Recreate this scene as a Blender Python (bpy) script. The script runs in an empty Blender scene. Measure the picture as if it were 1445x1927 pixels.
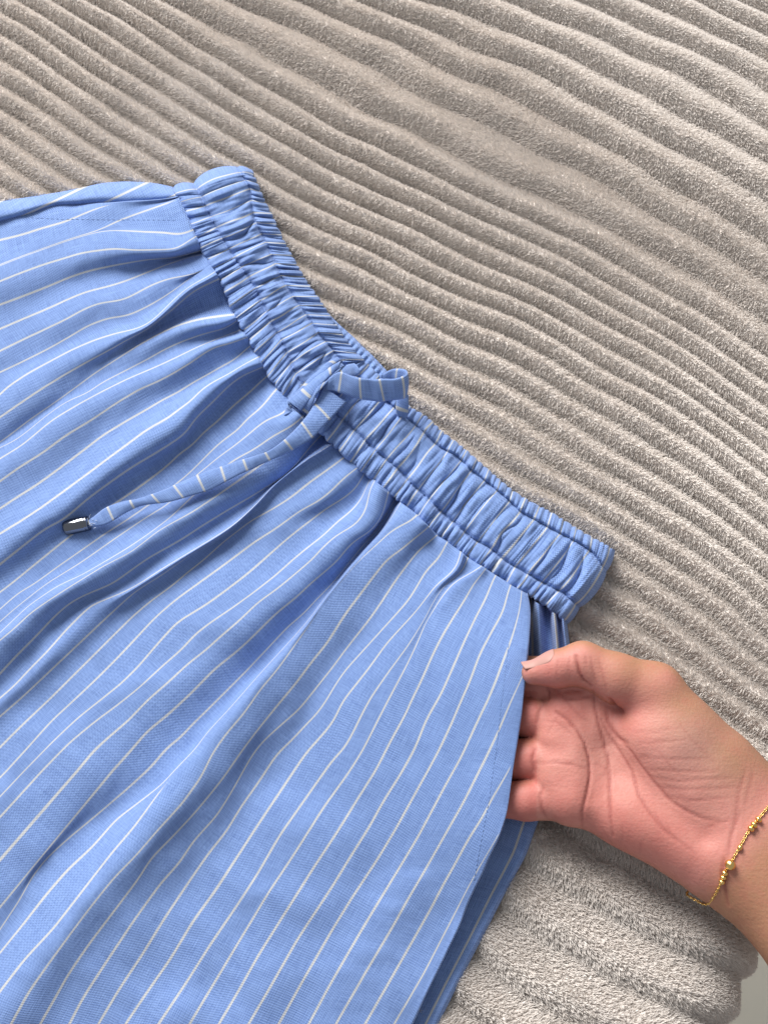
import bpy, math
import numpy as np
from mathutils import Vector
from mathutils.bvhtree import BVHTree

rng = np.random.default_rng(7)
# ------------------------------------------------------------------ camera, world, lamps
TH = math.radians(22.0)          # camera tilt away from straight down
DIST = 0.490                     # metres from the lens to the blanket at the picture's centre
FPX = 2066.0                     # focal length in photo pixels (photo 1445 x 1927)
CX, CY = 722.5, 963.5
scene = bpy.context.scene
COL = scene.collection
cam_d = bpy.data.cameras.new('camera')
cam = bpy.data.objects.new('camera', cam_d)
COL.objects.link(cam)
CAM = np.array([0.0, -DIST * math.sin(TH), DIST * math.cos(TH)])
cam.location = CAM
cam.rotation_euler = (TH, 0, 0)
cam_d.sensor_fit = 'VERTICAL'
cam_d.sensor_height = 24
cam_d.lens = 24 * FPX / 1927.0
cam_d.clip_start = 0.01
cam_d.clip_end = 50
scene.camera = cam

world = bpy.data.worlds.new('World')
scene.world = world
world.use_nodes = True
bg = world.node_tree.nodes['Background']
bg.inputs[0].default_value = (0.93, 0.96, 1.0, 1)
bg.inputs[1].default_value = 0.40

def area(name, loc, target, sx, sy, power, color):
    d = bpy.data.lights.new(name, 'AREA')
    d.shape = 'RECTANGLE'; d.size = sx; d.size_y = sy
    d.energy = power; d.color = color
    o = bpy.data.objects.new(name, d); COL.objects.link(o)
    o.location = loc
    o.rotation_euler = (Vector(target) - Vector(loc)).to_track_quat('-Z', 'Y').to_euler()
    return o
area('window_light', (-1.25, 2.2, 1.8), (0, 0, 0), 1.7, 1.7, 195, (1.0, 0.975, 0.94))

vs = scene.view_settings
scene.display_settings.display_device = 'sRGB'
vs.view_transform = 'Standard'; vs.look = 'None'; vs.exposure = 0.0; vs.gamma = 1.0
scene.cycles.max_bounces = 8
scene.cycles.diffuse_bounces = 4

# ------------------------------------------------------------------ helpers
def W(px, py, z):
    """world point (metres) seen at photo pixel px,py at height z millimetres"""
    px = np.asarray(px, float); py = np.asarray(py, float); z = np.asarray(z, float) / 1000.0
    rx = (px - CX) / FPX; ry = (CY - py) / FPX
    dx = rx
    dy = math.sin(TH) + ry * math.cos(TH)
    dz = -math.cos(TH) + ry * math.sin(TH)
    t = (z - CAM[2]) / dz
    return np.stack(np.broadcast_arrays(CAM[0] + t * dx, CAM[1] + t * dy, z + 0 * t), -1)

def to_px(P):
    d = np.asarray(P, float) - CAM
    f = d[..., 1] * math.sin(TH) - d[..., 2] * math.cos(TH)
    u = d[..., 1] * math.cos(TH) + d[..., 2] * math.sin(TH)
    return CX + FPX * d[..., 0] / f, CY - FPX * u / f

def ray_px(px, py):
    rx = (px - CX) / FPX; ry = (CY - py) / FPX
    return Vector((rx, math.sin(TH) + ry * math.cos(TH), -math.cos(TH) + ry * math.sin(TH))).normalized()

TILE = dict(A=(0, 330, 3.6125), B=(250, 430, 3.6125), C=(0, 700, 3.6125), D=(300, 700, 3.6125),
            E=(0, 1050, 3.6125), F=(350, 1050, 3.6125), G=(650, 900, 3.2111), H=(600, 1300, 3.2111),
            I=(0, 1400, 2.742), J=(450, 1400, 2.742), K=(520, 640, 4.8167), M=(960, 1100, 7.225),
            P=(900, 1150, 2.6514), a=(0, 0, 3.0104), b=(400, 0, 3.0104), c=(800, 0, 2.2403),
            d=(480, 380, 3.0104), e=(900, 400, 2.6514), f=(900, 850, 2.6514), g=(830, 1500, 2.3496))

def T(tile, *pts):
    ox, oy, s = TILE[tile]
    return [(ox + x / s, oy + y / s) for x, y in pts]

def arclen(p):
    return np.concatenate([[0], np.cumsum(np.linalg.norm(np.diff(p, axis=0), axis=1))])

def resample(p, n):
    p = np.asarray(p, float); s = arclen(p); t = np.linspace(0, s[-1], n)
    return np.stack([np.interp(t, s, p[:, k]) for k in range(p.shape[1])], 1)

def gsmooth(a, sig, axis=0):
    if sig <= 0: return a
    r = int(3 * sig + 1); k = np.exp(-0.5 * (np.arange(-r, r + 1) / sig) ** 2); k /= k.sum()
    a = np.moveaxis(a, axis, 0)
    pad = np.concatenate([2 * a[:1] - a[1:r + 1][::-1], a, 2 * a[-1:] - a[-r - 1:-1][::-1]], 0)
    out = np.zeros_like(a)
    for i, w in enumerate(k): out += w * pad[i:i + a.shape[0]]
    return np.moveaxis(out, 0, axis)

def pchip(x, y, q):
    h = np.diff(x); d = np.diff(y) / h
    m = np.zeros_like(y)
    for i in range(1, len(x) - 1):
        if d[i - 1] * d[i] > 0:
            w1 = 2 * h[i] + h[i - 1]; w2 = h[i] + 2 * h[i - 1]
            m[i] = (w1 + w2) / (w1 / d[i - 1] + w2 / d[i])
    m[0] = d[0] * 0.5; m[-1] = d[-1] * 0.5
    i = np.clip(np.searchsorted(x, q) - 1, 0, len(x) - 2)
    t = np.clip((q - x[i]) / h[i], 0, 1)
    return (y[i] * (1 + 2 * t) * (1 - t) ** 2 + h[i] * m[i] * t * (1 - t) ** 2 + y[i + 1] * t * t * (3 - 2 * t) + h[i] * m[i + 1] * t * t * (t - 1))

def vnoise(shape, cells, seed):
    """smooth value noise on a grid of given shape with given number of cells per axis"""
    r = np.random.default_rng(seed)
    g = r.standard_normal((cells[0] + 4, cells[1] + 4))
    a = np.linspace(1, cells[0] + 1, shape[0]); b = np.linspace(1, cells[1] + 1, shape[1])
    def wts(t):
        i = np.floor(t).astype(int); f = t - i
        w = [(1 - f) ** 3 / 6, (3 * f ** 3 - 6 * f ** 2 + 4) / 6, (-3 * f ** 3 + 3 * f ** 2 + 3 * f + 1) / 6, f ** 3 / 6]
        return i, w
    ia, wa = wts(a); ib, wb = wts(b)
    out = np.zeros(shape)
    for p in range(4):
        for q in range(4):
            out += wa[p][:, None] * wb[q][None, :] * g[np.ix_(ia - 1 + p, ib - 1 + q)]
    return out * 2.0

def make_mesh(name, V, Fq, mat, parent=None, uv=None, attr=None, smooth=True):
    me = bpy.data.meshes.new(name)
    V = np.asarray(V, np.float32).reshape(-1, 3); Fq = np.asarray(Fq, np.int32)
    n = Fq.shape[1]
    me.vertices.add(len(V)); me.vertices.foreach_set('co', V.ravel())
    me.loops.add(Fq.size); me.loops.foreach_set('vertex_index', Fq.ravel())
    me.polygons.add(len(Fq))
    me.polygons.foreach_set('loop_start', np.arange(0, Fq.size, n, dtype=np.int32))
    me.polygons.foreach_set('loop_total', np.full(len(Fq), n, np.int32))
    if uv is not None:
        l = me.uv_layers.new(name='UVMap')
        l.data.foreach_set('uv', np.asarray(uv, np.float32).reshape(-1, 2)[Fq.ravel()].ravel())
    if attr is not None:
        for k, v in attr.items():
            at = me.attributes.new(k, 'FLOAT', 'POINT'); at.data.foreach_set('value', np.asarray(v, np.float32).ravel())
    me.update(calc_edges=True); me.validate()
    me.polygons.foreach_set('use_smooth', np.full(len(me.polygons), smooth))
    me.materials.append(mat)
    o = bpy.data.objects.new(name, me); COL.objects.link(o)
    if parent: o.parent = parent
    return o

def grid_faces(nr, nc, off=0, wrap=False):
    i, j = np.meshgrid(np.arange(nr - 1), np.arange(nc if wrap else nc - 1), indexing='ij')
    j2 = (j + 1) % nc
    a = i * nc + j; b = i * nc + j2; c = (i + 1) * nc + j2; d = (i + 1) * nc + j
    return np.stack([a, b, c, d], -1).reshape(-1, 4) + off

def empty(name, loc):
    o = bpy.data.objects.new(name, None); COL.objects.link(o); o.location = loc
    o.empty_display_size = 0.02
    return o

def tag(o, label=None, cat=None, kind=None, group=None):
    for k, v in (('label', label), ('category', cat), ('kind', kind), ('group', group)):
        if v: o[k] = v

# ------------------------------------------------------------------ materials
class NT:
    def __init__(self, name):
        self.m = bpy.data.materials.new(name); self.m.use_nodes = True
        self.t = self.m.node_tree; self.n = self.t.nodes
        self.p = self.n['Principled BSDF']
    def new(self, typ, **kw):
        n = self.n.new(typ)
        for k, v in kw.items():
            if k.startswith('_'): setattr(n, k[1:], v)
            else: n.inputs[k].default_value = v
        return n
    def link(self, a, b): self.t.links.new(a, b)
    def math(self, op, a, b=None, c=None, clamp=False):
        n = self.n.new('ShaderNodeMath'); n.operation = op; n.use_clamp = clamp
        for i, v in enumerate((a, b, c)):
            if v is None: continue
            if hasattr(v, 'is_linked'): self.link(v, n.inputs[i])
            else: n.inputs[i].default_value = v
        return n.outputs[0]
    def mix(self, f, a, b):
        n = self.n.new('ShaderNodeMix'); n.data_type = 'RGBA'
        for i, v in ((0, f), (6, a), (7, b)):
            if hasattr(v, 'is_linked'): self.link(v, n.inputs[i])
            else: n.inputs[i].default_value = v if i == 0 else (*v, 1)
        return n.outputs[2]
    def ramp(self, f, lo, hi):
        n = self.n.new('ShaderNodeMapRange'); n.clamp = True; n.interpolation_type = 'SMOOTHSTEP'
        n.inputs[1].default_value = lo; n.inputs[2].default_value = hi
        self.link(f, n.inputs[0]); return n.outputs[0]
    def noise(self, vec, scale, detail=3, rough=0.55):
        n = self.new('ShaderNodeTexNoise', Scale=scale, Detail=detail, Roughness=rough)
        if vec is not None: self.link(vec, n.inputs['Vector'])
        return n.outputs[0]
    def bump(self, h, strength, dist):
        n = self.new('ShaderNodeBump', Strength=strength, Distance=dist)
        self.link(h, n.inputs['Height']); self.link(n.outputs[0], self.p.inputs['Normal']); return n

def fabric_material(name, blue=(0.25, 0.38, 0.71), dark=(0.065, 0.125, 0.345)):
    t = NT(name)
    uv = t.new('ShaderNodeUVMap').outputs[0]
    sep = t.new('ShaderNodeSeparateXYZ'); t.link(uv, sep.inputs[0])
    u, v = sep.outputs[0], sep.outputs[1]
    wob = t.noise(uv, 9.0, 2)
    uw = t.math('ADD', u, t.math('MULTIPLY', t.math('SUBTRACT', wob, 0.5), 0.018))
    dst = t.math('ABSOLUTE', t.math('SUBTRACT', t.math('FRACT', t.math('ADD', uw, 0.5)), 0.5))
    st = t.math('SUBTRACT', 1.0, t.ramp(dst, 0.030, 0.064))
    # plain weave: warp along v, weft along u
    NTH = 11.5
    fu = t.math('SINE', t.math('MULTIPLY', u, NTH * 2 * math.pi))
    fv = t.math('SINE', t.math('MULTIPLY', v, NTH * 2 * math.pi))
    wv = t.math('MULTIPLY', fu, fv)
    wv01 = t.math('MULTIPLY_ADD', wv, 0.5, 0.5)
    # slubs: streaks along each thread direction
    mp = t.new('ShaderNodeMapping'); mp.inputs['Scale'].default_value = (26, 1.1, 1); t.link(uv, mp.inputs[0])
    s1 = t.noise(mp.outputs[0], 1.0, 2)
    mp2 = t.new('ShaderNodeMapping'); mp2.inputs['Scale'].default_value = (1.1, 26, 1); t.link(uv, mp2.inputs[0])
    s2 = t.noise(mp2.outputs[0], 1.0, 2)
    sl = t.math('ADD', s1, s2)
    f = t.math('ADD', t.math('MULTIPLY', wv01, 0.85), t.math('MULTIPLY', t.math('SUBTRACT', sl, 0.75), 0.9), clamp=True)
    base = t.mix(f, dark, blue)
    wh = t.mix(t.math('MULTIPLY', wv01, 0.8), (0.40, 0.43, 0.48), (0.68, 0.67, 0.63))
    pl = t.new('ShaderNodeAttribute', _attribute_name='plain').outputs['Fac']
    st = t.math('MULTIPLY', st, t.math('SUBTRACT', 1.0, pl, clamp=True))
    col = t.mix(st, base, wh)
    t.link(col, t.p.inputs['Base Color'])
    t.p.inputs['Roughness'].default_value = 0.85
    t.p.inputs['Specular IOR Level'].default_value = 0.15
    t.p.inputs['Sheen Weight'].default_value = 0.2
    t.p.inputs['Sheen Roughness'].default_value = 0.5
    hgt = t.math('ADD', t.math('MULTIPLY', wv, 0.5), t.math('MULTIPLY', sl, 0.9))
    t.bump(hgt, 0.7, 0.00025)
    return t.m

FABRIC = fabric_material('striped_cotton')

def simple(name, col, rough=0.6, metal=0.0, spec=0.5):
    t = NT(name)
    t.p.inputs['Base Color'].default_value = (*col, 1); t.p.inputs['Roughness'].default_value = rough
    t.p.inputs['Metallic'].default_value = metal; t.p.inputs['Specular IOR Level'].default_value = spec
    return t

# ------------------------------------------------------------------ blanket ribs (crest lines followed across the blanket)
RIB = {
 0: T('a', (850,0),(1000,80),(1200,200)) + T('b', (0,200),(200,310),(400,410),(600,540),(800,650),(1000,750),(1200,850)) + T('c', (180,740),(360,820),(550,900),(720,980)) + T('e', (470,40),(600,90),(730,170),(850,240),(1000,340),(1200,450),(1445,610)),
 1: T('a', (640,0),(820,100),(1000,220)) + T('b', (0,340),(200,440),(400,560),(600,670),(760,760),(900,830),(1050,920),(1250,1000),(1445,1100)) + T('e', (300,70),(450,140),(586,212),(730,300),(850,370),(1000,460),(1200,590),(1445,760)),
 2: T('a', (440,0),(640,90),(800,200),(1000,340)) + T('b', (0,470),(200,590),(400,690),(600,800),(800,900),(1000,1000),(1200,1090)) + T('e', (0,40),(200,120),(400,220),(600,320),(760,420),(900,520),(1100,640),(1300,770),(1445,880)),
 3: T('a', (250,0),(400,90),(600,210),(800,340),(1000,460)) + T('b', (0,590),(200,710),(400,820),(600,930),(800,1030),(1000,1120),(1200,1220)) + T('e', (0,145),(200,240),(400,340),(600,430),(800,560),(1000,680),(1150,790),(1300,900),(1445,1010)),
 4: T('a', (50,0),(200,80),(400,220),(600,350),(800,470),(1000,600)) + T('b', (0,730),(200,840),(400,950),(600,1050),(800,1150),(1000,1250),(1200,1340)) + T('e', (0,255),(200,330),(400,420),(600,550),(800,660),(1000,800),(1200,930),(1445,1110)),
 5: T('a', (0,90),(200,210),(400,350),(600,480),(800,600),(1000,730),(1204,860)) + T('b', (150,930),(300,1030),(450,1110),(600,1190),(800,1280)) + T('d', (760,230),(950,330),(1150,420),(1300,490)) + T('e', (0,350),(200,440),(400,550),(600,670),(800,790),(1000,900),(1200,1040),(1445,1240)),
 6: T('a', (0,220),(200,340),(400,480),(600,620),(800,750),(1000,870)) + T('d', (300,130),(460,200),(650,290),(800,370),(1000,470),(1200,570)) + T('e', (0,450),(200,540),(400,640),(600,770),(800,890),(1000,1010),(1200,1140),(1400,1290)),
 7: T('a', (0,370),(200,490),(400,630),(600,760),(800,880)) + T('d', (170,180),(300,250),(450,320),(620,400),(800,500),(1000,600),(1200,690)) + T('e', (0,570),(200,670),(400,780),(600,900),(800,1020),(1000,1140),(1200,1290)) + T('f', (1250,140),(1445,290)),
 8: T('a', (0,510),(200,630),(400,760),(600,890),(800,1010)) + T('d', (240,370),(400,450),(600,530),(800,620),(1000,730),(1200,820)) + T('e', (0,680),(200,790),(400,900),(600,1030),(800,1160)) + T('f', (860,0),(1000,80),(1200,230),(1445,410)),
 9: T('a', (0,650),(200,780),(400,920),(600,1030)) + T('d', (400,570),(600,660),(800,750),(1000,860),(1200,960)) + T('e', (0,810),(200,920),(400,1040),(600,1180)) + T('f', (640,0),(800,70),(1000,210),(1200,350),(1445,540)),
 10: T('a', (0,790),(200,920),(400,1050)) + T('d', (600,780),(800,890),(1000,990),(1200,1090)) + T('e', (0,940),(200,1050),(400,1170)) + T('f', (430,10),(600,110),(800,210),(1000,340),(1200,470),(1445,660)),
 11: T('a', (0,940),(250,1100)) + T('d', (900,1070),(1100,1180),(1300,1290)) + T('e', (0,1090),(200,1200)) + T('f', (180,10),(330,90),(480,180),(650,270),(800,370),(1000,490),(1200,620),(1445,820)),
 12: T('f', (0,30),(150,110),(300,190),(450,250),(600,350),(750,450),(900,540),(1100,680),(1300,820),(1445,960)),
 13: T('f', (680,540),(850,650),(1000,730),(1200,870),(1445,1090)),
 14: T('f', (640,660),(800,760),(1000,900),(1200,1050),(1445,1220)),
 15: T('f', (560,770),(750,870),(900,980),(1050,1080),(1250,1250),(1445,1370)),
 16: T('f', (450,870),(600,950),(1300,1400)),
 21: T('g', (560,280),(850,440),(1050,540),(1370,650)),
 22: T('g', (380,400),(600,570),(850,720),(1050,830),(1280,880)),
 23: T('g', (250,620),(350,740),(600,860),(750,950),(1000,1050)),
 -1: T('a', (1200,0),(1445,100)) + T('b', (200,100),(400,200),(600,310),(800,400),(1000,510),(1200,610)) + T('c', (0,480),(179,551),(350,630),(550,720),(700,800),(850,880),(1000,970)) + T('e', (950,110),(1132,200),(1300,310),(1445,390)),
 -2: T('b', (350,0),(550,60),(750,150),(900,230),(1100,310),(1300,430)) + T('c', (0,290),(179,380),(350,470),(550,570),(750,660),(900,750),(1080,860),(1300,980)) + T('e', (1272,100),(1445,200)),
 -3: T('b', (750,0),(900,70),(1100,160),(1300,260)) + T('c', (0,140),(179,225),(350,300),(550,400),(700,480),(850,570),(1000,650),(1200,750),(1350,860),(1445,920)),
 -4: T('c', (0,40),(200,100),(400,190),(600,280),(800,390),(950,480),(1100,560),(1250,640),(1445,740)),
 -5: T('c', (250,0),(400,60),(600,150),(800,250),(950,320),(1100,390),(1250,480),(1445,600)),
 -6: T('c', (550,0),(700,60),(900,170),(1100,240),(1280,350),(1445,450)),
 -7: T('c', (800,0),(1000,90),(1200,170),(1445,310)),
 -8: T('c', (1100,10),(1250,80),(1445,190)),
 -9: T('c', (1250,0),(1445,90)),
}
rp = np.array([p for k in RIB for p in RIB[k]]); rv = np.array([float(k) for k in RIB for p in RIB[k]])
rw = W(rp[:, 0], rp[:, 1], 2.0)[:, :2]
SC = 0.2
def tps(a, b):
    r2 = ((a[:, None, :] - b[None, :, :]) ** 2).sum(-1) / SC ** 2
    return r2 * np.log(r2 + 1e-12)
n = len(rw)
Kx = tps(rw, rw) + np.eye(n) * 0.014
Pm = np.concatenate([np.ones((n, 1)), rw / SC], 1)
Ax = np.block([[Kx, Pm], [Pm.T, np.zeros((3, 3))]])
sol = np.linalg.solve(Ax, np.concatenate([rv, np.zeros(3)]))
GX0, GX1, GY0, GY1 = -0.44, 0.44, -0.44, 0.52
gnx, gny = 160, 172
gx = np.linspace(GX0, GX1, gnx); gy = np.linspace(GY0, GY1, gny)
gg = np.stack(np.meshgrid(gx, gy, indexing='ij'), -1).reshape(-1, 2)
PH = (tps(gg, rw) @ sol[:n] + np.concatenate([np.ones((len(gg), 1)), gg / SC], 1) @ sol[n:]).reshape(gnx, gny)
AMPN = vnoise((gnx, gny), (16, 18), 5); BASEN = vnoise((gnx, gny), (7, 8), 6); WOBN = vnoise((gnx, gny), (50, 54), 8)
LUMP = vnoise((gnx, gny), (60, 64), 9)
def bil(G, x, y):
    a = np.clip((x - GX0) / (GX1 - GX0) * (gnx - 1), 0, gnx - 1.001); b = np.clip((y - GY0) / (GY1 - GY0) * (gny - 1), 0, gny - 1.001)
    i = a.astype(int); j = b.astype(int); fa = a - i; fb = b - j
    return G[i, j] * (1 - fa) * (1 - fb) + G[i + 1, j] * fa * (1 - fb) + G[i, j + 1] * (1 - fa) * fb + G[i + 1, j + 1] * fa * fb
# bed edge: the blanket rolls over it at the lower right
E0 = W(1413, 1777, -30)[:2]; E1 = W(1376, 1870, -30)[:2]
ed = (E1 - E0) / np.linalg.norm(E1 - E0)
en = np.array([-ed[1], ed[0]])
if en[0] < 0: en = -en
RBED = 0.034
def blanket_point(x, y, extra=0.0):
    """flat cloth coordinates -> point on the blanket, and its outward normal"""
    ph = bil(PH, x, y) + 0.035 * bil(WOBN, x, y)
    fr = ph - np.round(ph)
    tq = fr + 0.5; tp = 0.63
    prof = np.where(tq < tp, np.sin(0.5 * math.pi * np.clip(tq / tp, 0, 1)) ** 2, np.cos(0.5 * math.pi * np.clip((tq - tp) / (1 - tp), 0, 1)) ** 2)
    wide = np.clip((ph + 1.5) / 4.5, 0, 1); wide = wide * wide * (3 - 2 * wide)
    prof = prof ** (0.8 + 0.5 * wide * (1 - np.clip((-y - 0.09) / 0.06, 0, 1)))
    big = np.clip((-y - 0.09) / 0.06, 0, 1) * np.clip((x - 0.03) / 0.05, 0, 1)
    amp = 0.0044 * (1 + 0.1 * big) * (1 + 0.09 * bil(AMPN, x, y))
    grad = np.clip((y + 0.02) / 0.25, 0, 1)
    hh = amp * prof * (1 + 0.45 * grad) + 0.0010 * bil(BASEN, x, y) + 0.00035 * bil(LUMP, x, y) - 0.0035
    d = (x - E0[0]) * en[0] + (y - E0[1]) * en[1] + RBED      # past the start of the roll
    al = (x - E0[0]) * ed[0] + (y - E0[1]) * ed[1]
    ang = np.clip(d / RBED, 0, math.pi / 2)
    hang = np.maximum(d - RBED * math.pi / 2, 0)
    dd = np.where(d < 0, d, RBED * np.sin(ang)) - RBED
    zz = np.where(d < 0, 0, -RBED * (1 - np.cos(ang)) - hang)
    nx = np.sin(ang); nz = np.cos(ang)
    hh = hh + extra
    X = E0[0] + ed[0] * al + en[0] * (dd + hh * nx)
    Y = E0[1] + ed[1] * al + en[1] * (dd + hh * nx)
    return np.stack([X, Y, zz + hh * nz], -1)

def pile_material(name):
    t = NT(name)
    geo = t.new('ShaderNodeNewGeometry')
    big = t.noise(geo.outputs['Position'], 60.0, 3)
    fine = t.noise(geo.outputs['Position'], 900.0, 2)
    f = t.math('MULTIPLY_ADD', fine, 0.6, t.math('MULTIPLY', big, 0.4))
    col = t.mix(t.ramp(f, 0.3, 0.7), (0.77, 0.715, 0.67), (0.83, 0.78, 0.74))
    t.link(col, t.p.inputs['Base Color'])
    t.p.inputs['Roughness'].default_value = 0.8
    t.p.inputs['Specular IOR Level'].default_value = 0.08
    t.p.inputs['Sheen Weight'].default_value = 0.1
    t.p.inputs['Sheen Roughness'].default_value = 0.45
    return t.m
PILE = pile_material('plush_fibre')
bnx, bny = 620, 680
bx = np.linspace(-0.42, 0.40, bnx); by = np.linspace(-0.40, 0.50, bny)
BX, BY = np.meshgrid(bx, by, indexing='ij')
BV = blanket_point(BX, BY)
blanket = make_mesh('blanket', BV, grid_faces(bnx, bny), PILE)
tag(blanket, 'soft grey beige ribbed fleece blanket spread under the striped pants', 'blanket')

# plush pile: short fibres standing on the ribs
def inside_poly(px, py, poly):
    poly = np.asarray(poly); x1, y1 = poly[:, 0], poly[:, 1]; x2, y2 = np.roll(x1, -1), np.roll(y1, -1)
    c = np.zeros(len(px), bool)
    for a, b, p, q in zip(x1, y1, x2, y2):
        if b == q: continue
        c ^= ((b > py) != (q > py)) & (px < (p - a) * (py - b) / (q - b) + a)
    return c
COVER = [(-900, 470), (0, 440), (320, 430), (430, 440), (560, 640), (680, 790), (860, 930), (1040, 1080), (1020, 1300), (960, 1540), (880, 1700), (760, 1927), (600, 2300), (-900, 2300)]
NH = 1300000
hx = rng.uniform(-0.28, 0.36, NH * 3); hy = rng.uniform(-0.30, 0.40, NH * 3)
hp = blanket_point(hx, hy)
qx, qy = to_px(hp)
ok = (qx > -60) & (qx < 1510) & (qy > -60) & (qy < 1990) & ~inside_poly(qx, qy, COVER)
hx, hy, hp = hx[ok][:NH], hy[ok][:NH], hp[ok][:NH]
m = len(hx)
e = 0.0006
dxv = blanket_point(hx + e, hy) - hp; dyv = blanket_point(hx, hy + e) - hp
nr = np.cross(dxv, dyv); nr /= np.linalg.norm(nr, axis=1, keepdims=True)
# fibres comb along a slowly turning nap, bunching into little tufts
napa = -1.25 + 0.9 * bil(BASEN, hx, hy) + 0.5 * bil(AMPN, hx, hy)
TUFT = 0.0007
tcx = np.floor(hx / TUFT); tcy = np.floor(hy / TUFT)
hsh = lambda a, b, k: np.modf(np.abs(np.sin(a * 12.9898 + b * 78.233 + k * 37.719) * 43758.5453))[0]
ta = hsh(tcx, tcy, 1) * 2 * math.pi
ph = bil(PH, hx, hy) + 0.035 * bil(WOBN, hx, hy)
crest = np.cos(math.pi * (ph - np.round(ph))) ** 2
nap = np.stack([np.cos(napa), np.sin(napa), 0 * napa], 1)
tuft = np.stack([np.cos(ta), np.sin(ta), 0 * ta], 1)
jit = rng.normal(0, 0.15, (m, 3))
bigf = np.clip((-hy - 0.085) / 0.05, 0, 1) * np.clip((hx - 0.02) / 0.04, 0, 1)
dirv = nr * 1.0 + nap * (0.65 - 0.25 * crest)[:, None] + tuft * (0.18 + 0.12 * crest)[:, None] + jit
dirv /= np.linalg.norm(dirv, axis=1, keepdims=True)
ln = (0.0023 - 0.0008 * crest) * rng.uniform(0.7, 1.25, m) * (1 + 0.25 * bigf)
bend = nap * 0.5 + tuft * 0.3 + rng.normal(0, 0.18, (m, 3))
pts = np.zeros((m, 4, 3), np.float32)
for k, s in enumerate((0.0, 0.4, 0.75, 1.0)):
    pts[:, k] = hp + dirv * (ln * s)[:, None] + bend * (ln * 0.35 * s * s)[:, None] - nr * 0.0002
hc = bpy.data.hair_curves.new('pile')
hc.add_curves([4] * m)
hc.attributes['position'].data.foreach_set('vector', pts.reshape(-1))
rad = np.tile(np.array([0.00014, 0.00013, 0.00011, 0.00006], np.float32), m) * np.repeat(rng.uniform(0.8, 1.25, m).astype(np.float32), 4)
ra = hc.attributes.get('radius') or hc.attributes.new('radius', 'FLOAT', 'POINT')
ra.data.foreach_set('value', rad)
hc.materials.append(PILE)
pile = bpy.data.objects.new('pile', hc); COL.objects.link(pile); pile.parent = blanket; pile['kind'] = 'stuff'

# floor and the white sheet beneath the blanket
fl = NT('pale_floor')
nz = fl.noise(fl.new('ShaderNodeNewGeometry').outputs['Position'], 14.0, 4)
fl.link(fl.mix(nz, (0.72, 0.68, 0.58), (0.78, 0.74, 0.64)), fl.p.inputs['Base Color']); fl.p.inputs['Roughness'].default_value = 0.55
floor = make_mesh('floor', [(-3, -3, -0.42), (3, -3, -0.42), (3, 3, -0.42), (-3, 3, -0.42)], [[0, 1, 2, 3]], fl.m)
tag(floor, 'pale grey beige floor below the bed edge', None, 'structure')
shm = simple('white_cotton', (0.90, 0.89, 0.86), 0.8)
shm.bump(shm.noise(shm.new('ShaderNodeNewGeometry').outputs['Position'], 700.0, 2), 0.3, 0.0002)
ns, na = 60, 70
als = np.linspace(-0.5, 0.4, na); rr = np.linspace(-0.10, 0.20, ns)
R_, A_ = np.meshgrid(rr, als, indexing='ij')
RS = 0.030
ang = np.clip(R_ / RS, 0, math.pi / 2); hang = np.maximum(R_ - RS * math.pi / 2, 0)
dd = np.where(R_ < 0, R_, RS * np.sin(ang)) - RS + 0.0022 + 0.0012 * np.sin(A_ * 70) + hang * 0.05
zz = np.where(R_ < 0, 0, -RS * (1 - np.cos(ang)) - hang) - 0.010
SV = np.stack([E0[0] + ed[0] * A_ + en[0] * dd, E0[1] + ed[1] * A_ + en[1] * dd, zz], -1)
sheet = make_mesh('bed_sheet', SV, grid_faces(ns, na), shm.m)
tag(sheet, 'white bed sheet showing as a sliver at the scalloped blanket edge', 'sheet')

# ------------------------------------------------------------------ pants
pants = empty('pants', tuple(W(600, 1200, 0)))
tag(pants, 'light blue pants with thin white stripes, gathered elastic waistband and drawstring', 'pants')
PIN = None
def child(o):
    o.parent = pants; o.matrix_parent_inverse = PINV
    return o
bpy.context.view_layer.update()
PINV = pants.matrix_world.inverted()

# waistband guide lines (outer edge, two seams, inner edge), left half then right half
WO = np.array([(471,318),(497,380),(513,411),(532,453),(555,495),(574,529),(596,559),(623,601),(646,635),(661,654),(688,685)] + [(722,718)] + [(770,768),(802,786),(829,813),(865,840),(896,867),(932,899),(964,926),(1000,948),(1036,966),(1072,989),(1108,1011),(1135,1025),(1155,1038)], float)
WS1 = np.array([(448,316),(470,352),(478,411),(497,449),(513,483),(532,525),(555,563),(577,594),(600,628),(623,654),(642,681)] + [(696,735)] + [(762,784),(793,809),(824,840),(860,858),(887,885),(928,917),(955,939),(977,962),(1009,980),(1049,1002),(1085,1020),(1112,1036),(1140,1075)], float)
WS2 = np.array([(366,346),(382,376),(410,434),(440,483),(463,514),(486,552),(509,605),(535,651),(555,700),(570,727)] + [(604,757)] + [(640,786),(671,813),(707,849),(748,881),(775,912),(802,935),(829,962),(860,989),(892,1016),(919,1029),(950,1056),(982,1074),(1022,1097),(1058,1115),(1090,1142)], float)
WI = np.array([(326,352),(343,380),(364,430),(387,483),(414,521),(429,559),(444,597),(467,635),(486,670),(509,712),(532,738),(551,765)] + [(580,792)] + [(608,818),(640,849),(680,885),(716,912),(748,939),(788,971),(820,1002),(856,1029),(892,1056),(923,1074),(955,1097),(995,1119),(1036,1146),(1067,1173)], float)
NS = 1000
def halves(p, k, r0):
    a = resample(p[:k], NS // 2); b = resample(np.concatenate([np.array([r0], float), p[k + 1:]]), NS - NS // 2)
    return gsmooth(np.concatenate([a, b]), 5)
wo, w1, w2_, wi = halves(WO, 11, (676, 672)), halves(WS1, 11, (655, 694)), halves(WS2, 10, (604, 757)), halves(WI, 12, (580, 792))

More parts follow.
